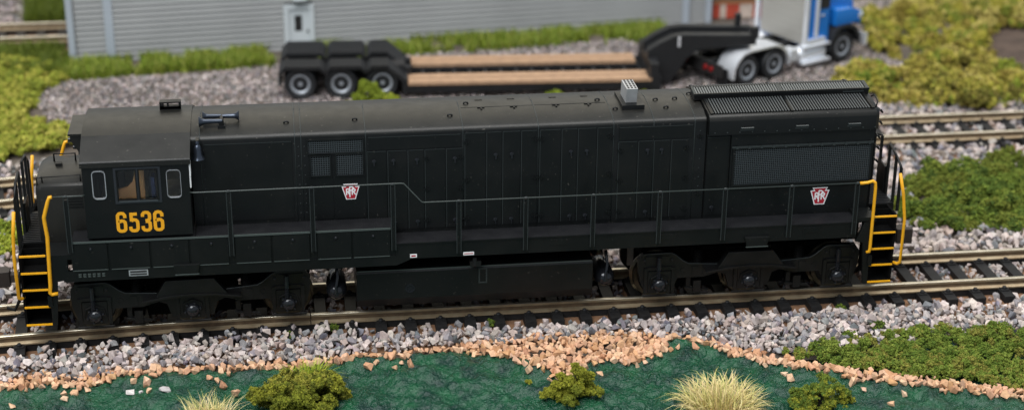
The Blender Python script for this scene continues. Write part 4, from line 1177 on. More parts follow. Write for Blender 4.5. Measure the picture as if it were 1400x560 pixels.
# rounded rear corner
f2 = [bm.verts.new((RX1, y*0.93, z-0.35 if z > 30 else z)) for y, z in RP]
bk = []
for p in RP: bk.append([v for v in bm.verts if abs(v.co.x-(RX1-1.0)) < 1e-4 and abs(v.co.y-p[0]) < 1e-4 and abs(v.co.z-p[1]) < 1e-4][0])
bmesh.ops.delete(bm, geom=[f for f in bm.faces if all(abs(v.co.x-(RX1-1.0)) < 1e-4 for v in f.verts)], context='FACES_ONLY')
bm.faces.new(f2)
for i in range(len(RP)): bm.faces.new((bk[i], bk[(i+1) % len(RP)], f2[(i+1) % len(RP)], f2[i]))
bmesh.ops.recalc_face_normals(bm, faces=bm.faces)
for f in bm.faces:
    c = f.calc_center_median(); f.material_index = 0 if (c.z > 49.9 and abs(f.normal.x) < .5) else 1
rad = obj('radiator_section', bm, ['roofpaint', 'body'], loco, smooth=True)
for s in (-1, 1):
    # protruding screen box
    bm = B(); box(bm, 65.0, 102.4, s*11.6, s*12.55, 31.3, 46.15); obj('radiator_box', bm, 'body', loco, bev=0.12)
    screen(66.0, 101.6, 32.4, 41.9, s*12.62, s, pitch=0.50, w=0.15, frame=0.5)
    bm = B(); box(bm, 65.2, 102.2, s*12.5, s*13.0, 42.35, 42.75); 
    for k in range(12): box(bm, 66.2+3.15*k, 66.8+3.15*k, s*12.9, s*13.25, 42.2, 42.9)
    obj('hinge_rod', bm, 'edge', loco)
    for x in (68.6, 82.8, 96.4):
        bm = B(); tube(bm, [(x-1.5, s*13.25, 48.0), (x-1.5, s*13.75, 48.0), (x+1.5, s*13.75, 48.0), (x+1.5, s*13.25, 48.0)], 0.24, 6); box(bm, x-1.7, x+1.7, s*13.25, s*13.4, 47.2, 47.5)
        obj('grab_iron', bm, 'edge', rad, smooth=False)
    bm = B()
    for k in range(14): lathe(bm, [(0.2, 0), (0.15, s*0.14), (0, s*0.2)], (60.4+3.2*k, s*13.3, 46.8), 'y', 6)
    obj('rivets', bm, 'edge', rad)['kind'] = 'stuff'
    # sloped roof grille
    bm = B(); n = 58
    for i in range(n):
        x = 60.0 + (101.2-60.0)*i/(n-1)
        ze, zi = (51.42, 52.28) if s < 0 else (50.42, 52.16)
        v = [(x-0.15, s*12.0, ze), (x+0.15, s*12.0, ze), (x+0.15, s*3.6, zi), (x-0.15, s*3.6, zi)]
        w_ = [(a, b, c+0.30) for a, b, c in v]
        vv = [bm.verts.new(p) for p in v+w_]
        for q in ((0,1,2,3),(4,7,6,5),(0,4,5,1),(1,5,6,2),(2,6,7,3),(3,7,4,0)): bm.faces.new([vv[j] for j in q])
    bmesh.ops.recalc_face_normals(bm, faces=bm.faces)
    g = obj('roof_grille', bm, 'grilledark', loco)
    bm = B(); prism(bm, [(s*12.02,ze-0.07),(s*3.5,zi-0.06),(s*3.5,zi+0.12),(s*12.02,ze+0.11)], 'x', 59.8, 101.5); obj('grille_backing', bm, 'slot', g)
    for x in (59.6, 80.3, 101.3):
        bm = B(); prism(bm, [(s*12.3,ze-0.04),(s*3.5,zi),(s*3.5,zi+0.38),(s*12.3,ze+0.36)], 'x', x-0.25, x+0.45)
        obj('grille_frame', bm, 'body', g)
# fan cap
bm = B(); prism(bm, [(-3.6,52.15),(-3.75,53.55),(0.6,54.1),(0.8,52.15)], 'x', 57.0, 102.9)
cap = obj('fan_cap', bm, 'blackpl', loco, bev=0.1)
bm = B(); n = 66
for i in range(n):
    x = 57.8 + (101.6-57.8)*i/(n-1)
    prism(bm, [(-3.4,53.4),(-3.4,53.88),(0.3,54.36),(0.3,53.8)], 'x', x-0.17, x+0.17)
obj('cap_grille', bm, 'capslat', cap)
for xa, xb in ((56.95, 57.5), (79.3, 80.1), (102.1, 103.0)):
    bm = B(); prism(bm, [(-3.5,53.4),(-3.5,53.92),(0.4,54.42),(0.4,53.7)], 'x', xa, xb); obj('cap_frame', bm, 'edge', cap)
bm = B(); box(bm, 56.9, 103.0, -3.9, -3.42, 53.4, 53.98); obj('cap_frame', bm, 'body', cap, bev=0.06)
bm = B(); box(bm, 56.9, 103.0, 0.32, 0.8, 53.8, 54.42); obj('cap_frame', bm, 'body', cap, bev=0.06)
bm = B(); box(bm, 96.0, 101.5, -3.95, -3.7, 53.0, 53.25); obj('cap_latch', bm, 'edge', cap)
grab('grab_iron', [(102.3,-11.4,51.2),(102.9,-11.0,52.8),(102.9,-8.2,53.6),(102.2,-7.6,53.0)], 0.2, 'blackpl', rad)
for yy, zz in ((-10.6,50.2),(-10.9,47.2),(-10.6,43.2),(-10.6,40.2),(-10.6,36.6)):
    grab('grab_iron', [(103.0,yy,zz),(104.2,yy,zz+0.1),(104.6,yy,zz-0.6),(104.6,yy+3.2,zz-0.6),(103.1,yy+3.4,zz)], 0.24, 'blackpl', rad)
# keystone emblems
def keystone(cx, cz, y, sc, s):
    K = [(-1.90,2.28),(2.08,2.28),(1.42,1.60),(2.42,1.60),(0.98,-2.28),(-1.64,-2.28),(-2.48,1.43),(-1.44,1.43)]
    K = [(-2.0,2.3),(2.0,2.3),(1.55,1.55),(2.45,1.55),(1.3,-2.3),(-1.3,-2.3),(-2.45,1.55),(-1.55,1.55)]
    bm = B(); prism(bm, [(cx+a*sc, cz+b*sc) for a, b in K], 'y', y, y+s*0.05)
    e = obj('keystone_emblem', bm, 'white', loco)
    I = [(-1.62,2.05),(1.62,2.05),(1.17,1.30),(2.10,1.30),(1.10,-2.05),(-1.10,-2.05),(-2.10,1.30),(-1.17,1.30)]
    bm = B(); prism(bm, [(cx+a*sc, cz+b*sc) for a, b in I], 'y', y+s*0.04, y+s*0.08); obj('emblem_field', bm, 'red', e)
    bm = B()
    P_ = [[(-0.25,-1.6),(-0.25,1.45)], [(-0.25,1.45),(0.35,1.42),(0.72,1.15),(0.74,0.7),(0.42,0.38),(-0.25,0.34)]]
    def Rr(x): return [[(x,-0.95),(x,0.85)], [(x,0.85),(x+0.5,0.82),(x+0.8,0.55),(x+0.72,0.2),(x+0.4,0.02),(x,0.0)], [(x+0.3,0.0),(x+0.95,-0.95)]]
    k = 0
    for st in P_ + Rr(-1.15) + Rr(0.42):
        strip2d(bm, [(cx+(a if s < 0 else -a)*sc, cz+b*sc) for a, b in st], 0.33*sc, 0, 0.03+0.004*k); k += 1
    if s > 0:
        for v in bm.verts: v.co.y = -v.co.y
    for v in bm.verts: v.co.y += y+s*0.07
    obj('emblem_letters', bm, 'white', e)
for s in (-1, 1):
    keystone(-30.9, 34.7, s*(HW+0.22), 0.90, s); keystone(89.5, 27.75, s*(HW+0.03), 1.03, s)
# small plates and stencils on the sill
for s in (-1, 1):
    y = s*(CW+0.02)
    bm = B(); box(bm, -85.6, -81.0, y, y+s*0.18, 17.55, 19.1); pl = obj('builder_plate', bm, 'silver', loco)
    bm = B(); box(bm, -85.3, -81.3, y+s*0.15, y+s*0.21, 17.78, 18.2); box(bm, -85.3, -81.3, y+s*0.15, y+s*0.21, 18.42, 18.9); obj('plate_text_band', bm, 'dark', pl)
    for k in range(6):
        bm = B(); x = -97.6+1.12*k
        box(bm, x, x+0.72, y, y+s*0.16, 17.8, 18.15); box(bm, x, x+0.72, y, y+s*0.16, 18.35, 18.7); box(bm, x+0.5, x+0.72, y, y+s*0.16, 18.0, 18.5); obj('stencil_block', bm, 'seam', loco)
    bm = B(); box(bm, -16.9, -15.2, y-s*0.02, y+s*0.14, 18.85, 19.75); lb = obj('warning_label', bm, 'white', loco)
    bm = B(); box(bm, -16.6, -15.5, y+s*0.12, y+s*0.16, 19.1, 19.5); obj('label_print', bm, 'red', lb)
    bm = B(); box(bm, -3.6, -0.9, y-s*0.02, y+s*0.14, 18.8, 19.6); lb = obj('warning_label', bm, 'white', loco)
    bm = B(); box(bm, -3.4, -1.1, y+s*0.12, y+s*0.16, 19.1, 19.35); obj('label_print', bm, 'red', lb)
    for x in (20.6, 48.6, 86.0):
        bm = B(); box(bm, x-2.3, x+2.3, y-s*0.02, y+s*0.10, 20.4, 22.1)
        for k in range(4): lathe(bm, [(0.2, 0), (0.15, s*0.15), (0, s*0.2)], (x-1.9+1.27*k, y+s*0.10, 21.8), 'y', 6)
        obj('jack_pad', bm, 'body', loco, bev=0.04)
    for xc in (-71.6, 71.6):
        bm = B(); prism(bm, [(xc-3.2,20.2),(xc+3.2,20.2),(xc+2.6,17.6),(xc-2.6,17.6)], 'y', y-s*0.1, y+s*0.9); obj('truck_bracket', bm, 'body', loco, bev=0.1)
        bm = B(); box(bm, xc-2.9, xc+2.9, y+s*0.85, y+s*1.0, 17.5, 17.75); obj('bracket_edge', bm, 'seam', loco)

# underframe --------------------------------------------------------------------------
bm = B(); box(bm, -100, 100, -9.2, 9.2, 14.6, 18.6); obj('underframe', bm, 'slot', loco)
TP = [(-14.6,14.0),(-15.0,13.5),(-15.0,6.2),(-13.6,3.7),(13.6,3.7),(15.0,6.2),(15.0,13.5),(14.6,14.0)]
bm = B(); prism(bm, TP, 'x', -30.2, 30.0)
tank = obj('fuel_tank', bm, 'body', loco, bev=0.12)
for s in (-1, 1):
    y = s*15.0
    bm = B(); lathe(bm, [(1.25, 0), (1.25, s*0.25), (0.85, s*0.25), (0.85, s*0.02), (0, s*0.02)], (-16.8, y, 8.9), 'y', 16); obj('filler_cap', bm, 'gloss', tank, smooth=True)
    bm = B(); ring2d(bm, [(0.6,9.4),(2.8,9.4),(2.8,13.6),(0.6,13.6)], [(0.95,9.75),(2.45,9.75),(2.45,13.25),(0.95,13.25)], y-s*0.02, y+s*0.18); obj('sight_gauge', bm, 'edge', tank)
    bm = B(); box(bm, -30.0, 29.8, s*14.55, s*14.75, 13.85, 14.12); obj('tank_edge', bm, 'seam', tank)
    bm = B(); box(bm, -1.8, 1.0, s*15.2, s*17.4, 15.2, 16.6); lathe(bm, [(0.5, 15.0), (0.8, 15.4), (0.5, 17.5)], (-0.6, s*16.8, 0), 'z', 10); obj('fuel_fitting', bm, 'blackpl', loco)
    # air reservoirs, hoses and brackets on both sides of the tank
    for xc in (33.8, -35.2):
        bm = B(); lathe(bm, [(0,-2.9),(1.2,-2.6),(2.2,-1.7),(2.6,-0.4),(2.6,7.0),(2.2,8.3),(0,8.9)] if s < 0 else [(0,2.9),(1.2,2.6),(2.2,1.7),(2.6,0.4),(2.6,-7.0),(2.2,-8.3),(0,-8.9)], (xc, s*10.8, 7.6), 'y', 20)
        rs_ = obj('air_reservoir', bm, 'gloss', loco, smooth=True)
        bm = B(); tube(bm, [(xc-0.2, s*13.9, 7.6), (xc-0.2, s*13.7, 9.5), (xc+0.3, s*13.0, 12.0), (xc+0.2, s*11, 15)], 0.4, 8); lathe(bm, [(0.7,0),(0.7,s*0.5),(0,s*0.7)], (xc-0.2, s*13.5, 7.5), 'y', 10); obj('hose', bm, 'gloss', rs_, smooth=True)
    bm = B(); box(bm, 39.6, 41.2, s*10.6, s*11.4, 10.5, 18.5); obj('hanger', bm, 'couplerbr', loco)
# couplers, pilots and hoses
for sg, xe in ((-1, -111.9), (1, 110.5)):
    bm = B(); prism(bm, [(-9.6,23.8),(9.6,23.8),(9.6,10.0),(7.5,3.2),(-7.5,3.2),(-9.6,10.0)], 'x', xe, xe-sg*0.8); p = obj('pilot', bm, 'blackpl', loco, bev=0.1)
    bm = B(); box(bm, xe, xe+sg*2.2, -2.6, 2.6, 8.2, 12.6); box(bm, xe+sg*2.2, xe+sg*5.0, -1.0, 1.0, 9.2, 11.4)
    prism(bm, [(xe+sg*5.0,-1.4),(xe+sg*9.2,-1.9),(xe+sg*9.6,-0.2),(xe+sg*7.6,0.2),(xe+sg*8.6,1.6),(xe+sg*6.8,2.2),(xe+sg*5.0,1.4)], 'z', 8.2, 12.4)
    obj('coupler', bm, 'couplerbr', loco, bev=0.15)
    for yy in (-5.5, 5.5):
        bm = B(); tube(bm, [(xe-sg*0.2, yy, 14.5), (xe+sg*1.6, yy, 14.0), (xe+sg*2.2, yy*0.98, 10.5), (xe+sg*2.6, yy*0.9, 6.0), (xe+sg*4.0, yy*0.8, 3.2), (xe+sg*6.0, yy*0.7, 3.6)], 0.42, 8)
        obj('air_hose', bm, 'blackpl', loco, smooth='all')

# trucks ------------------------------------------------------------------------------
def wheel_bm(s):
    bm = B()   # s = outward direction along y
    lathe(bm, [(0, s*0.1), (1.3, s*0.1), (1.6, -s*0.35), (4.4, -s*0.55), (4.75, -s*0.1), (5.75, 0), (5.85, -s*0.3), (5.9, -s*2.0), (6.6, -s*2.3), (6.5, -s*2.9), (0, -s*2.9)], (0, 0, 0), 'y', 32)
    for f in bm.faces:
        c = f.calc_center_median(); r = math.hypot(c.x, c.z); f.material_index = 1 if r > 5.2 else 0
    return bm
SF_TOP = [(-29.2,8.5),(-29.4,12.4),(-28.2,14.2),(-20.9,14.3),(-19.8,13.8),(-17.6,11.9),(-16.2,11.1),(-9,10.6),(0,10.7),(9,10.6),(16.2,11.1),(17.6,11.9),(19.8,13.8),(20.9,14.3),(28.2,14.2),(29.4,12.4),(29.2,8.5)]
SF_BOT = [(28.2,5.0),(26.6,3.6),(21.0,3.6),(19.8,5.2),(18.9,7.1),(12.0,7.1),(8.2,8.2),(6.2,7.4),(5.2,3.8),(-5.2,3.8),(-6.2,7.4),(-8.2,8.2),(-12.0,7.1),(-18.9,7.1),(-19.8,5.2),(-21.0,3.6),(-26.6,3.6),(-28.2,5.0)]
def make_truck():
    bm = B()
    for s in (-1, 1):
        prism(bm, SF_TOP+SF_BOT, 'y', s*11.6, s*13.2)
        for a, b in ((-27.6,-21.4),(21.4,27.6)): box(bm, a, b, s*13.1, s*13.5, 11.6, 13.6)
        for x in (-17.6, 17.6): lathe(bm, [(0.85, s*13.0), (0.85, s*13.35), (0.5, s*13.35), (0.5, s*13.05), (0, s*13.05)], (x, 0, 9.0), 'y', 12)
        for x in (-14.2, -11.4, 11.4, 14.2): box(bm, x-0.9, x+0.9, s*13.1, s*13.4, 7.5, 10.2)
        for x in (-27.8, -20.6, -8.4, 8.4, 20.6, 27.8): lathe(bm, [(0.4, s*13.1), (0.4, s*13.5), (0, s*13.6)], (x, 0, 12.4 if abs(x) > 10 else 9.4), 'y', 8)
    bmesh.ops.triangulate(bm, faces=[f for f in bm.faces if len(f.verts) > 8])
    box(bm, -6, 6, -11.5, 11.5, 9.0, 14.4)
    t = obj('truck', bm, 'truckblk', loco)
    for s in (-1, 1):
        bm = B(); tube(bm, [(a, s*13.2, z) for a, z in SF_TOP[2:-2]], 0.13, 5); obj('frame_highlight', bm, 'edge', t, smooth='all')  # lighter bead paints a highlight along the side frame top
    for s in (-1, 1):
        # bolster with its flared spring plank
        bm = B(); prism(bm, [(-8.8,10.2),(-6.2,14.6),(5.6,14.6),(8.8,10.2)], 'y', s*13.1, s*15.2); obj('bolster', bm, 'truckblk', t, bev=0.12)
        bm = B(); prism(bm, [(-12.0,9.6),(-6,10.6),(0,10.9),(6,10.6),(12.0,9.6),(12.0,9.2),(6,10.0),(0,10.2),(-6,10.0),(-12.0,9.2)], 'y', s*13.2, s*15.7); obj('spring_plank', bm, 'truckblk', t, bev=0.08)
        for xa in (-23.8, 0, 23.8):
            bm = wheel_bm(s); w = obj('wheel', bm, ['truckblk', 'wheelsteel'], t, smooth=True, loc=(xa, s*9.3, 5.9))
            bm = B(); box(bm, xa-3.0, xa+3.0, s*13.0, s*13.7, 3.4, 9.4)
            tube(bm, [(xa-2.6, s*13.9, 5.4), (xa-2.2, s*13.9, 7.6), (xa, s*13.9, 8.6), (xa+2.2, s*13.9, 7.6), (xa+2.6, s*13.9, 5.4)], 0.22, 6)
            jb = obj('journal_box', bm, 'truckblk', t)
            bm = B(); lathe(bm, [(0, s*1.5), (0.9, s*1.35), (1.5, s*0.95), (1.75, s*0.3), (1.75, 0)], (xa, s*13.7, 5.7), 'y', 16)
            for k in range(6):
                a = math.radians(60*k+15); lathe(bm, [(0.3, 0), (0.3, s*0.75), (0, s*0.85)], (xa+1.95*math.cos(a), s*13.65, 5.7+1.95*math.sin(a)), 'y', 6)
            obj('journal_cap', bm, 'gloss', t, smooth=True)
            bm = B()
            for dx in (-3.6, 3.6): box(bm, xa+dx-0.45, xa+dx+0.45, s*13.1, s*13.75, 3.2, 10.4)
            box(bm, xa-3.2, xa+3.2, s*13.2, s*13.6, 9.7, 10.6); tube(bm, [(xa-4.4, s*13.7, 2.6), (xa+4.4, s*13.7, 2.6)], 0.35, 6)
            obj('pedestal_liner', bm, 'edge' if False else 'truckblk', t, bev=0.08)
            if xa:
                bm = B(); x = xa + (0.6 if xa < 0 else -0.6)*0 - 0.3
                tube(bm, [(x, s*14.3, 7.6), (x, s*14.3, 10.4)], 0.32, 8); tube(bm, [(x, s*14.3, 10.3), (x, s*14.3, 13.6)], 0.6, 8)
                for k in range(5): lathe(bm, [(0.35, 0), (0.62, 0.18), (0.35, 0.36)], (x, s*14.3, 7.7+0.52*k), 'z', 8)
                obj('shock_absorber', bm, 'gloss', t, smooth=True)
        for x in (-13.4, 13.4):     # coil springs above the frame, brake gear below
            bm = B()
            for k in range(6): lathe(bm, [(1.0, 0), (1.35, 0.25), (1.0, 0.5)], (x, s*11.9, 11.0+0.62*k), 'z', 12)
            obj('coil_spring', bm, 'truckblk', t, smooth=True)
            bm = B(); box(bm, x-1.0, x+1.0, s*11.0, s*12.4, 2.2, 5.6); tube(bm, [(x-3.2, s*11.8, 3.4), (x+3.2, s*11.8, 2.6)], 0.4, 6); box(bm, x-2.8, x-1.6, s*10.2, s*11.6, 2.6, 6.4)
            obj('brake_shoe', bm, 'truckblk', t)
    for xa in (-17.5, -6.2, 6.2, 17.5):
        bm = B(); box(bm, xa-5.3, xa+5.3, -6.2, 6.2, 1.2, 12.5); obj('traction_motor', bm, 'slot', t, bev=0.5)
    bm = B(); box(bm, -27, 27, -5.5, 5.5, 9.5, 14.5); obj('transom', bm, 'slot', t)
    bm = B()
    for xa in (-23.8, 0, 23.8): tube(bm, [(xa, -9, 5.9), (xa, 9, 5.9)], 1.0, 8)
    obj('axles', bm, 'truckblk', t)
    return t
tr = make_truck()
tr.location = Vector((71.6, 0, 0))*S
t2 = copy_tree(tr, loco)
t2.location = Vector((-71.6, -0.55, 0))*S
t2.rotation_euler = (0, 0, math.radians(1.9))

# ------------------------------------------------------------------ grey building
BLEN, BH, BD = 250.0, 52.0, 46.0
bld = empty('building', (-124.8, 216.2, -5.0), math.radians(5.9))
prop(bld, 'long grey clapboard building with pale corner trim and a white door', 'building')
def siding(x0, x1, y, zt=BH, holes=()):
    """one clapboard face along x at depth y: overlapping courses 1.5 mm high"""
    bm = B(); z = 0.0
    while z < zt-0.1:
        spans = [(x0, x1)]
        for a, b, c, d in holes:
            if z < d and z+2.1 > c:
                spans = [q for s0, s1 in spans for q in ((s0, min(s1, a)), (max(s0, b), s1)) if q[1]-q[0] > 0.01]
        for s0, s1 in spans:
            prism(bm, [(y, z), (y-0.85, z), (y-0.12, z+2.09), (y, z+2.09)], 'x', s0, s1)
        z += 2.1
    return bm
DOOR = (79.6, 90.6, 0, 17.4)
obj('siding', siding(16.4, 238.0, 0, holes=[DOOR]), 'siding', bld)
obj('siding', siding(2.2, 13.6, 0.9), 'siding', bld)
obj('siding', siding(240.4, 248.0, 0.9), 'siding', bld)
bm = B(); box(bm, 0.4, BLEN-0.4, 1.0, BD, 0, BH); obj('core_wall', bm, 'siding', bld)
bm = B(); prism(bm, [(-2.5,BH),(BD+2.5,BH),(BD/2,BH+9)], 'x', -2, BLEN+2); obj('roof', bm, 'shedgrey', bld)
for x0, x1 in ((0, 2.3), (13.5, 16.6), (237.8, 240.6), (247.8, 250)):
    bm = B(); box(bm, x0, x1, -1.0, 1.1, 0, BH); obj('corner_trim', bm, 'trim', bld, bev=0.15)
bm = B(); ring2d(bm, [(79.4,0.1),(90.8,0.1),(90.8,17.6),(79.4,17.6)], [(81.2,0.2),(89.0,0.2),(89.0,15.9),(81.2,15.9)], -1.3, 0.3); df = obj('door_frame', bm, 'doorw', bld)
bm = B(); holed_plate(bm, [81.2,83.4,86.2,89.0], [0.2,7.0,13.4,15.9], [(83.4,86.2,7.0,13.4)], -0.7, 0.1); dr = obj('door', bm, 'doorw', bld)
bm = B(); box(bm, 83.4, 86.2, -0.25, -0.1, 7.0, 13.4); obj('door_window', bm, 'dark', dr)
bm = B(); lathe(bm, [(0.4,0),(0.5,-0.5),(0,-0.7)], (88.2, -0.7, 7.2), 'y', 8); obj('door_knob', bm, 'couplerbr', dr)
bm = B(); lathe(bm, [(0,-2.2),(1.3,-2.0),(1.7,-1.0),(1.7,2.8),(1.2,3.4),(0,3.6)], (84.8, -2.4, 20.4), 'x', 14); box(bm, 84.4, 85.6, -2.4, 0.2, 19.8, 21.0)
obj('door_lamp', bm, 'doorw', bld, smooth=True)

# ------------------------------------------------------------------ lowboy trailer
trl = empty('lowboy_trailer', (-48.0, 166.2, -4.5), math.radians(-3.0))
prop(trl, 'black three axle lowboy trailer with tan plank deck and gooseneck', 'trailer')
def road_wheel(bm, r, w, s=-1):
    lathe(bm, [(0, 0.2), (r*0.13, 0.2), (r*0.15, 0.7), (r*0.16, 0.8)], (0, 0, 0), 'y', 20, mi=1)
    lathe(bm, [(0, 1.0), (r*0.38, 0.9), (r*0.42, 0.7)], (0, 0, 0), 'y', 28, mi=2)
    lathe(bm, [(r*0.40, 0.8), (r*0.46, 0.35), (r*0.58, 0.0), (r*0.62, 0.05), (r*0.62, 0.6)], (0, 0, 0), 'y', 28, mi=1)
    lathe(bm, [(r*0.60, 0.35), (r*0.66, 0.05), (r*0.90, -0.1), (r*0.98, 0.4), (r, 0.9), (r, w-0.9), (r*0.96, w), (0, w)], (0, 0, 0), 'y', 28, mi=0)
def trailer_wheels(thing, spots, r, w, far, rimm='rim'):
    bm = B(); road_wheel(bm, r, w); src = obj('wheel', bm, ['tyre', rimm, 'rimdark'], thing, smooth=True)
    used = False
    for u, v in spots:
        o = src if not used else inst(src, thing); used = True
        o.location = Vector((u, v, r))*S
        o = inst(src, thing); o.location = Vector((u, far, r))*S; o.rotation_euler = (0, 0, math.pi)
trailer_wheels(trl, [(7.0,0),(21.2,0),(35.6,0)], 5.7, 6.0, 28.4)
bm = B()
for u in (7.0, 21.2, 35.6): tube(bm, [(u, 2, 5.7), (u, 26, 5.7)], 1.0, 8)
box(bm, 1, 46, 8, 11, 5.5, 8.6); box(bm, 1, 46, 17, 20, 5.5, 8.6)
obj('axle_frame', bm, 'trailer', trl)
for k, (a, b) in enumerate(((0.0,15.7),(15.9,29.9),(30.1,44.0))):
    top = 12.0
    for v0, v1 in ((-0.6, 8.5), (14.5, 29.0)):
        if k < 2: P_ = [(a,7.6),(a,10.4),(a+1.6,top),(b-1.6,top),(b,10.6),(b,9.2),(b-1.8,10.9),(a+1.8,10.9),(a+0.8,9.6),(a+0.8,7.6)]
        else: P_ = [(a,9.4),(a,10.6),(a+1.6,top),(a+7.5,top),(b-1.0,7.6),(b,5.8),(b-1.0,5.4),(b-2.2,6.8),(a+7.0,10.9),(a+2.0,10.9)]
        bm = B(); prism(bm, P_, 'y', v0, v1); fd = obj('fender', bm, 'trailer', trl)
        bm = B(); n = 13 if k < 2 else 8
        for i in range(n):
            u = a+2.0+(b-a-4.0)*i/(n-1) if k < 2 else a+2.0+5.4*i/(n-1)
            box(bm, u-0.25, u+0.25, v0-0.12, v1-0.3, top-0.9, top+0.45)
        ob_ = obj('fender_ribs', bm, 'trailer', fd); ob_['kind'] = 'stuff'
    bm = B(); box(bm, a+0.4, b-0.4, 8.5, 14.5, 8.0, 9.4); obj('fender_web', bm, 'dark', trl)
    if k == 0:
        bm = B(); box(bm, a-0.3, a+0.6, -0.6, 29.0, 5.5, 10.0); obj('rear_plate', bm, 'trailer', trl)
# deck frame and planks
bm = B()
for v in (0.4, 9.4, 18.6, 27.6): box(bm, 42.5, 131.0, v-0.5, v+0.5, 2.0, 4.7)
for i in range(16): box(bm, 44+5.6*i, 45.2+5.6*i, 0.2, 28, 2.4, 4.3)
box(bm, 42.5, 44.5, -0.4, 28.4, 2.0, 7.0); box(bm, 129.5, 134.0, -0.4, 28.4, 1.2, 6.0)
obj('deck_frame', bm, 'trailer', trl)
for v0, pw in ((-0.6, 4.3), (4.4, 4.3), (19.6, 3.9), (24.2, 3.9)):
    bm = B(); box(bm, 44.6, 130.6 - (3.0 if v0 > 10 else 0), v0, v0+pw, 4.75, 5.9); obj('plank', bm, 'plank', trl, bev=0.15)
# gooseneck
GN = [(130.0,1.6),(130.0,13.6),(134.0,16.2),(139.5,18.8),(143,19.2),(169.0,18.6),(169.0,15.0),(150,13.6),(147.0,12.8),(144.0,10.0),(141.0,5.0),(138.0,1.4)]
for v0, v1 in ((7.0, 10.5), (17.5, 21.0)):
    bm = B(); prism(bm, GN, 'y', v0, v1); obj('gooseneck_beam', bm, 'trailer', trl, bev=0.25)
bm = B(); prism(bm, [(131,3),(131,12),(139.5,16.6),(168.0,16.6),(168.0,15.4),(149,14.4),(143,11),(138.5,3)], 'y', 10.4, 17.6)
box(bm, 167.0, 169.6, 6.5, 9.0, 17.5, 21.5); box(bm, 163.5, 165.5, 18.5, 20.6, 18, 23.0); box(bm, 130.0, 133.0, -0.5, 28.5, 2.0, 11.0)
obj('gooseneck_web', bm, 'trailer', trl, bev=0.25)
bm = B(); tube(bm, [(141.0,6.4,15.0),(141.0,6.4,18.6)], 0.5, 8); obj('gooseneck_cylinder', bm, 'chrome', trl)
bm = B(); lathe(bm, [(0.9,10.2),(0.9,17.5)], (165, 14, 0), 'z', 12); obj('kingpin', bm, 'trailer', trl)

# ------------------------------------------------------------------ blue lorry
lor = empty('lorry', (118.4, 163.8, -4.5), math.radians(28.0))
prop(lor, 'blue lorry tractor unit with chrome fenders and grey sleeper back', 'lorry')
trailer_wheels(lor, [(0,0),(13.2,0)], 5.7, 6.2, 28.4); 
bm = B(); road_wheel(bm, 5.9, 3.6); fw = obj('wheel', bm, ['tyre', 'rim', 'rim'], lor, smooth=True); fw.location = Vector((48.2, 0.2, 5.9))*S
o = inst(fw, lor); o.location = Vector((48.2, 28.0, 5.9))*S; o.rotation_euler = (0, 0, math.pi)
bm = B(); box(bm, -12, 56, 9, 11, 6, 9); box(bm, -12, 56, 17, 19, 6, 9)
for u in (-11, 2, 12, 24): box(bm, u, u+2, 10, 18, 6.2, 8.8)
for u in (0, 13.2): tube(bm, [(u, 2, 5.7), (u, 26, 5.7)], 1.0, 8)
tube(bm, [(48.2, 2, 5.7), (48.2, 26, 5.7)], 0.9, 8)
obj('chassis', bm, 'trailer', lor)
FO = [(-7.6,3.6),(-7.2,7.5),(-5.4,10.6),(-2.5,12.6),(1,13.2),(12.5,13.2),(16.0,12.4),(18.6,10.2),(20.2,7.2),(20.6,4.5)]
FI = [(a+(0.7 if a < 6 else -0.7)*(1 if z < 12.5 else 0), z-(0.7 if z > 9 else 0.2)) for a, z in FO]
for v0, v1, m in ((-0.7, 8.2, 'chrome'), (20.2, 29.1, 'chrome')):
    bm = B(); prism(bm, FO+FI[::-1], 'y', v0, v1)
    bmesh.ops.triangulate(bm, faces=[f for f in bm.faces if len(f.verts) > 4])
    o = obj('rear_fender', bm, m, lor, smooth=True)
bm = B(); prism(bm, [(-1,12.0),(-4,9.6),(-3.6,9.2),(-1,11.2),(11,11.2),(11,12)], 'y', 9.5, 18.5); obj('fifth_wheel', bm, 'dark', lor)
bm = B(); box(bm, -12.6, -12.0, 0, 28, 5.0, 9.5); rb = obj('rear_bar', bm, 'dark', lor)
for v in (5.5, 8.5, 19.5, 22.5):
    bm = B(); lathe(bm, [(0, -0.6), (0.9, -0.5), (1.0, 0)], (-12.6, v, 7.2), 'x', 12); obj('tail_lamp', bm, 'redlamp', rb, smooth=True)
for v in (0.2, 22.2):
    bm = B(); box(bm, -9.6, -9.2, v, v+6, 1.0, 7.5); obj('mud_flap', bm, 'tyre', lor)
# cab and sleeper
bm = B(); prism(bm, [(1.6,8.5),(26.4,8.5),(26.4,36.0),(24.5,38.5),(3.5,38.5),(1.6,36.0)], 'x', 30.2, 41.5); cabl = obj('cab', bm, 'truckblue', lor, bev=0.6)
bm = B(); box(bm, 29.6, 30.18, 2.6, 25.4, 9.2, 36.5)
for k in range(9): box(bm, 29.52, 29.65, 2.8, 25.2, 10.4+2.9*k, 10.8+2.9*k)
obj('sleeper_back', bm, 'sleepergrey', cabl)
for v in (1.2, 26.8):
    bm = B(); tube(bm, [(29.0, v, 7.0), (29.0, v, 43.0), (28.2, v, 44.5)], 1.0, 12); obj('exhaust_stack', bm, 'chrome', lor, smooth=True)
    bm = B(); tube(bm, [(34.4, v, 12.0), (34.4, v, 34.0)], 0.8, 10); obj('air_cleaner', bm, 'chrome', lor, smooth=True)
for s, v in ((-1, 1.58), (1, 26.42)):
    bm = B(); box(bm, 36.2, 40.8, v, v+s*0.25, 22.0, 31.5); obj('side_window', bm, 'dark', cabl)
    bm = B(); box(bm, 36.6, 38.4, v, v+s*0.3, 19.2, 19.7); obj('door_handle', bm, 'chrome', cabl)
bm = B(); box(bm, 41.4, 41.75, 3.4, 24.6, 26.5, 34.5); obj('windscreen', bm, 'dark', cabl)
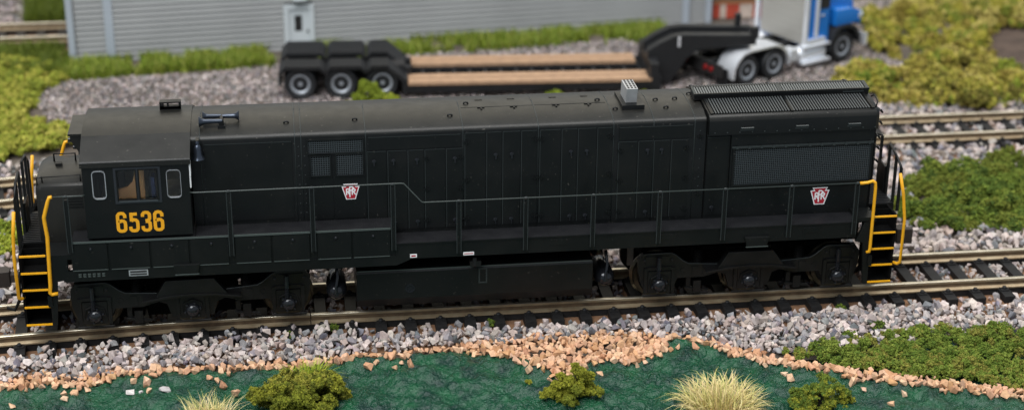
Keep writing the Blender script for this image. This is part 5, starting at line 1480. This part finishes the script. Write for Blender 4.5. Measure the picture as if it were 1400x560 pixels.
# bonnet with grille
bm = B(); prism(bm, [(41.6,9.5),(57.6,9.5),(58.2,12.5),(57.8,20.5),(56.0,22.6),(41.6,26.0)], 'y', 5.2, 22.8); bon = obj('bonnet', bm, 'truckblue', lor, bev=1.1, smooth=True)
bm = B(); box(bm, 58.0, 58.7, 8.5, 19.5, 9.5, 20.0)
for k in range(9): box(bm, 58.6, 58.9, 8.9+1.18*k, 9.3+1.18*k, 9.8, 19.7)
obj('grille', bm, 'chrome', bon)
AO = [(41.0,5.5),(41.4,9.5),(43.0,12.6),(45.6,14.4),(50.6,14.4),(54.0,12.8),(56.0,9.8),(56.6,7.0)]
AI = [(42.2,5.5),(42.6,9.2),(44.0,11.6),(46.2,13.0),(50.2,13.0),(53.0,11.7),(54.6,9.4),(55.2,7.0)]
for v0, v1 in ((-0.6, 5.6), (22.4, 28.6)):
    bm = B(); prism(bm, AO+AI[::-1], 'y', v0, v1); bmesh.ops.triangulate(bm, faces=[f for f in bm.faces if len(f.verts) > 4]); obj('front_fender', bm, 'tyre', lor, smooth=True)
    bm = B(); prism(bm, [(44,14.2),(56.2,14.2),(57.2,12.4),(57.0,18.4),(52,20.2),(44,20.6)], 'y', v0+1.2, v1-0.4) if v0 < 0 else prism(bm, [(44,14.2),(56.2,14.2),(57.2,12.4),(57.0,18.4),(52,20.2),(44,20.6)], 'y', v0+0.4, v1-1.2)
    obj('wing', bm, 'truckblue', bon, bev=0.7, smooth=True)
    bm = B(); lathe(bm, [(0, 1.2), (1.6, 1.0), (2.0, 0.3), (2.0, -1.5), (0, -1.6)], (57.3, v0+3.0, 16.4), 'x', 14); obj('headlamp', bm, 'chrome', lor, smooth=True)
bm = B(); prism(bm, [(59.0,4.6),(60.2,5.0),(60.2,9.2),(59.0,9.6)], 'y', -0.8, 28.8); obj('bumper', bm, 'chrome', lor, bev=0.3)
# tanks, steps and tool box
for s, v in ((1, -0.4), (-1, 28.4)):
    bm = B(); lathe(bm, [(0,0),(2.6,0.2),(3.0,0.8),(3.0,13.2),(2.6,13.8),(0,14)], (26.0, v+s*3.6, 5.6), 'x', 18); obj('fuel_tank', bm, 'chrome', lor, smooth=True)
    bm = B(); box(bm, 27.5, 40.5, v-s*0.2, v+s*3.4, 8.6, 9.4); box(bm, 27.0, 40.6, v-s*0.8, v+s*3.4, 2.6, 3.5); box(bm, 29.5, 38.5, v+s*0.4, v+s*2.0, 9.4, 11.4); obj('cab_step', bm, 'chrome', lor, bev=0.12)
    bm = B(); box(bm, 20.9, 24.6, v+s*0.2, v+s*5.0, 5.2, 9.2); obj('tool_box', bm, 'chrome', lor, bev=0.2)

# ------------------------------------------------------------------ shed behind the lorry
shed = empty('shed', (125.6, 246.0, -5.0), math.radians(-2))
prop(shed, 'small shed with dark grey upper wall over red and cream panels', 'shed')
bm = B(); box(bm, 0, 40, 0.6, 24, 0, 26); obj('wall', bm, 'shedcream', shed)
x = 0.2
for w, m in ((3.0,'shedred'),(2.6,'shedcream'),(2.8,'shedred'),(2.6,'shedred'),(5.6,'shedcream'),(4.0,'shedred'),(5.0,'shedcream'),(5.0,'shedred'),(6.0,'shedcream')):
    bm = B(); box(bm, x, x+w-0.15, 0, 0.7, 0.2, 6.2); obj('wall_panel', bm, m, shed, bev=0.1); x += w
bm = B(); box(bm, -0.2, 40.2, -0.4, 0.6, 6.3, 8.4); obj('lintel', bm, 'shedorange', shed, bev=0.1)
bm = B(); box(bm, -0.6, 40.6, -1.6, 25, 8.5, 27); obj('upper_wall', bm, 'shedgrey', shed, bev=0.2)
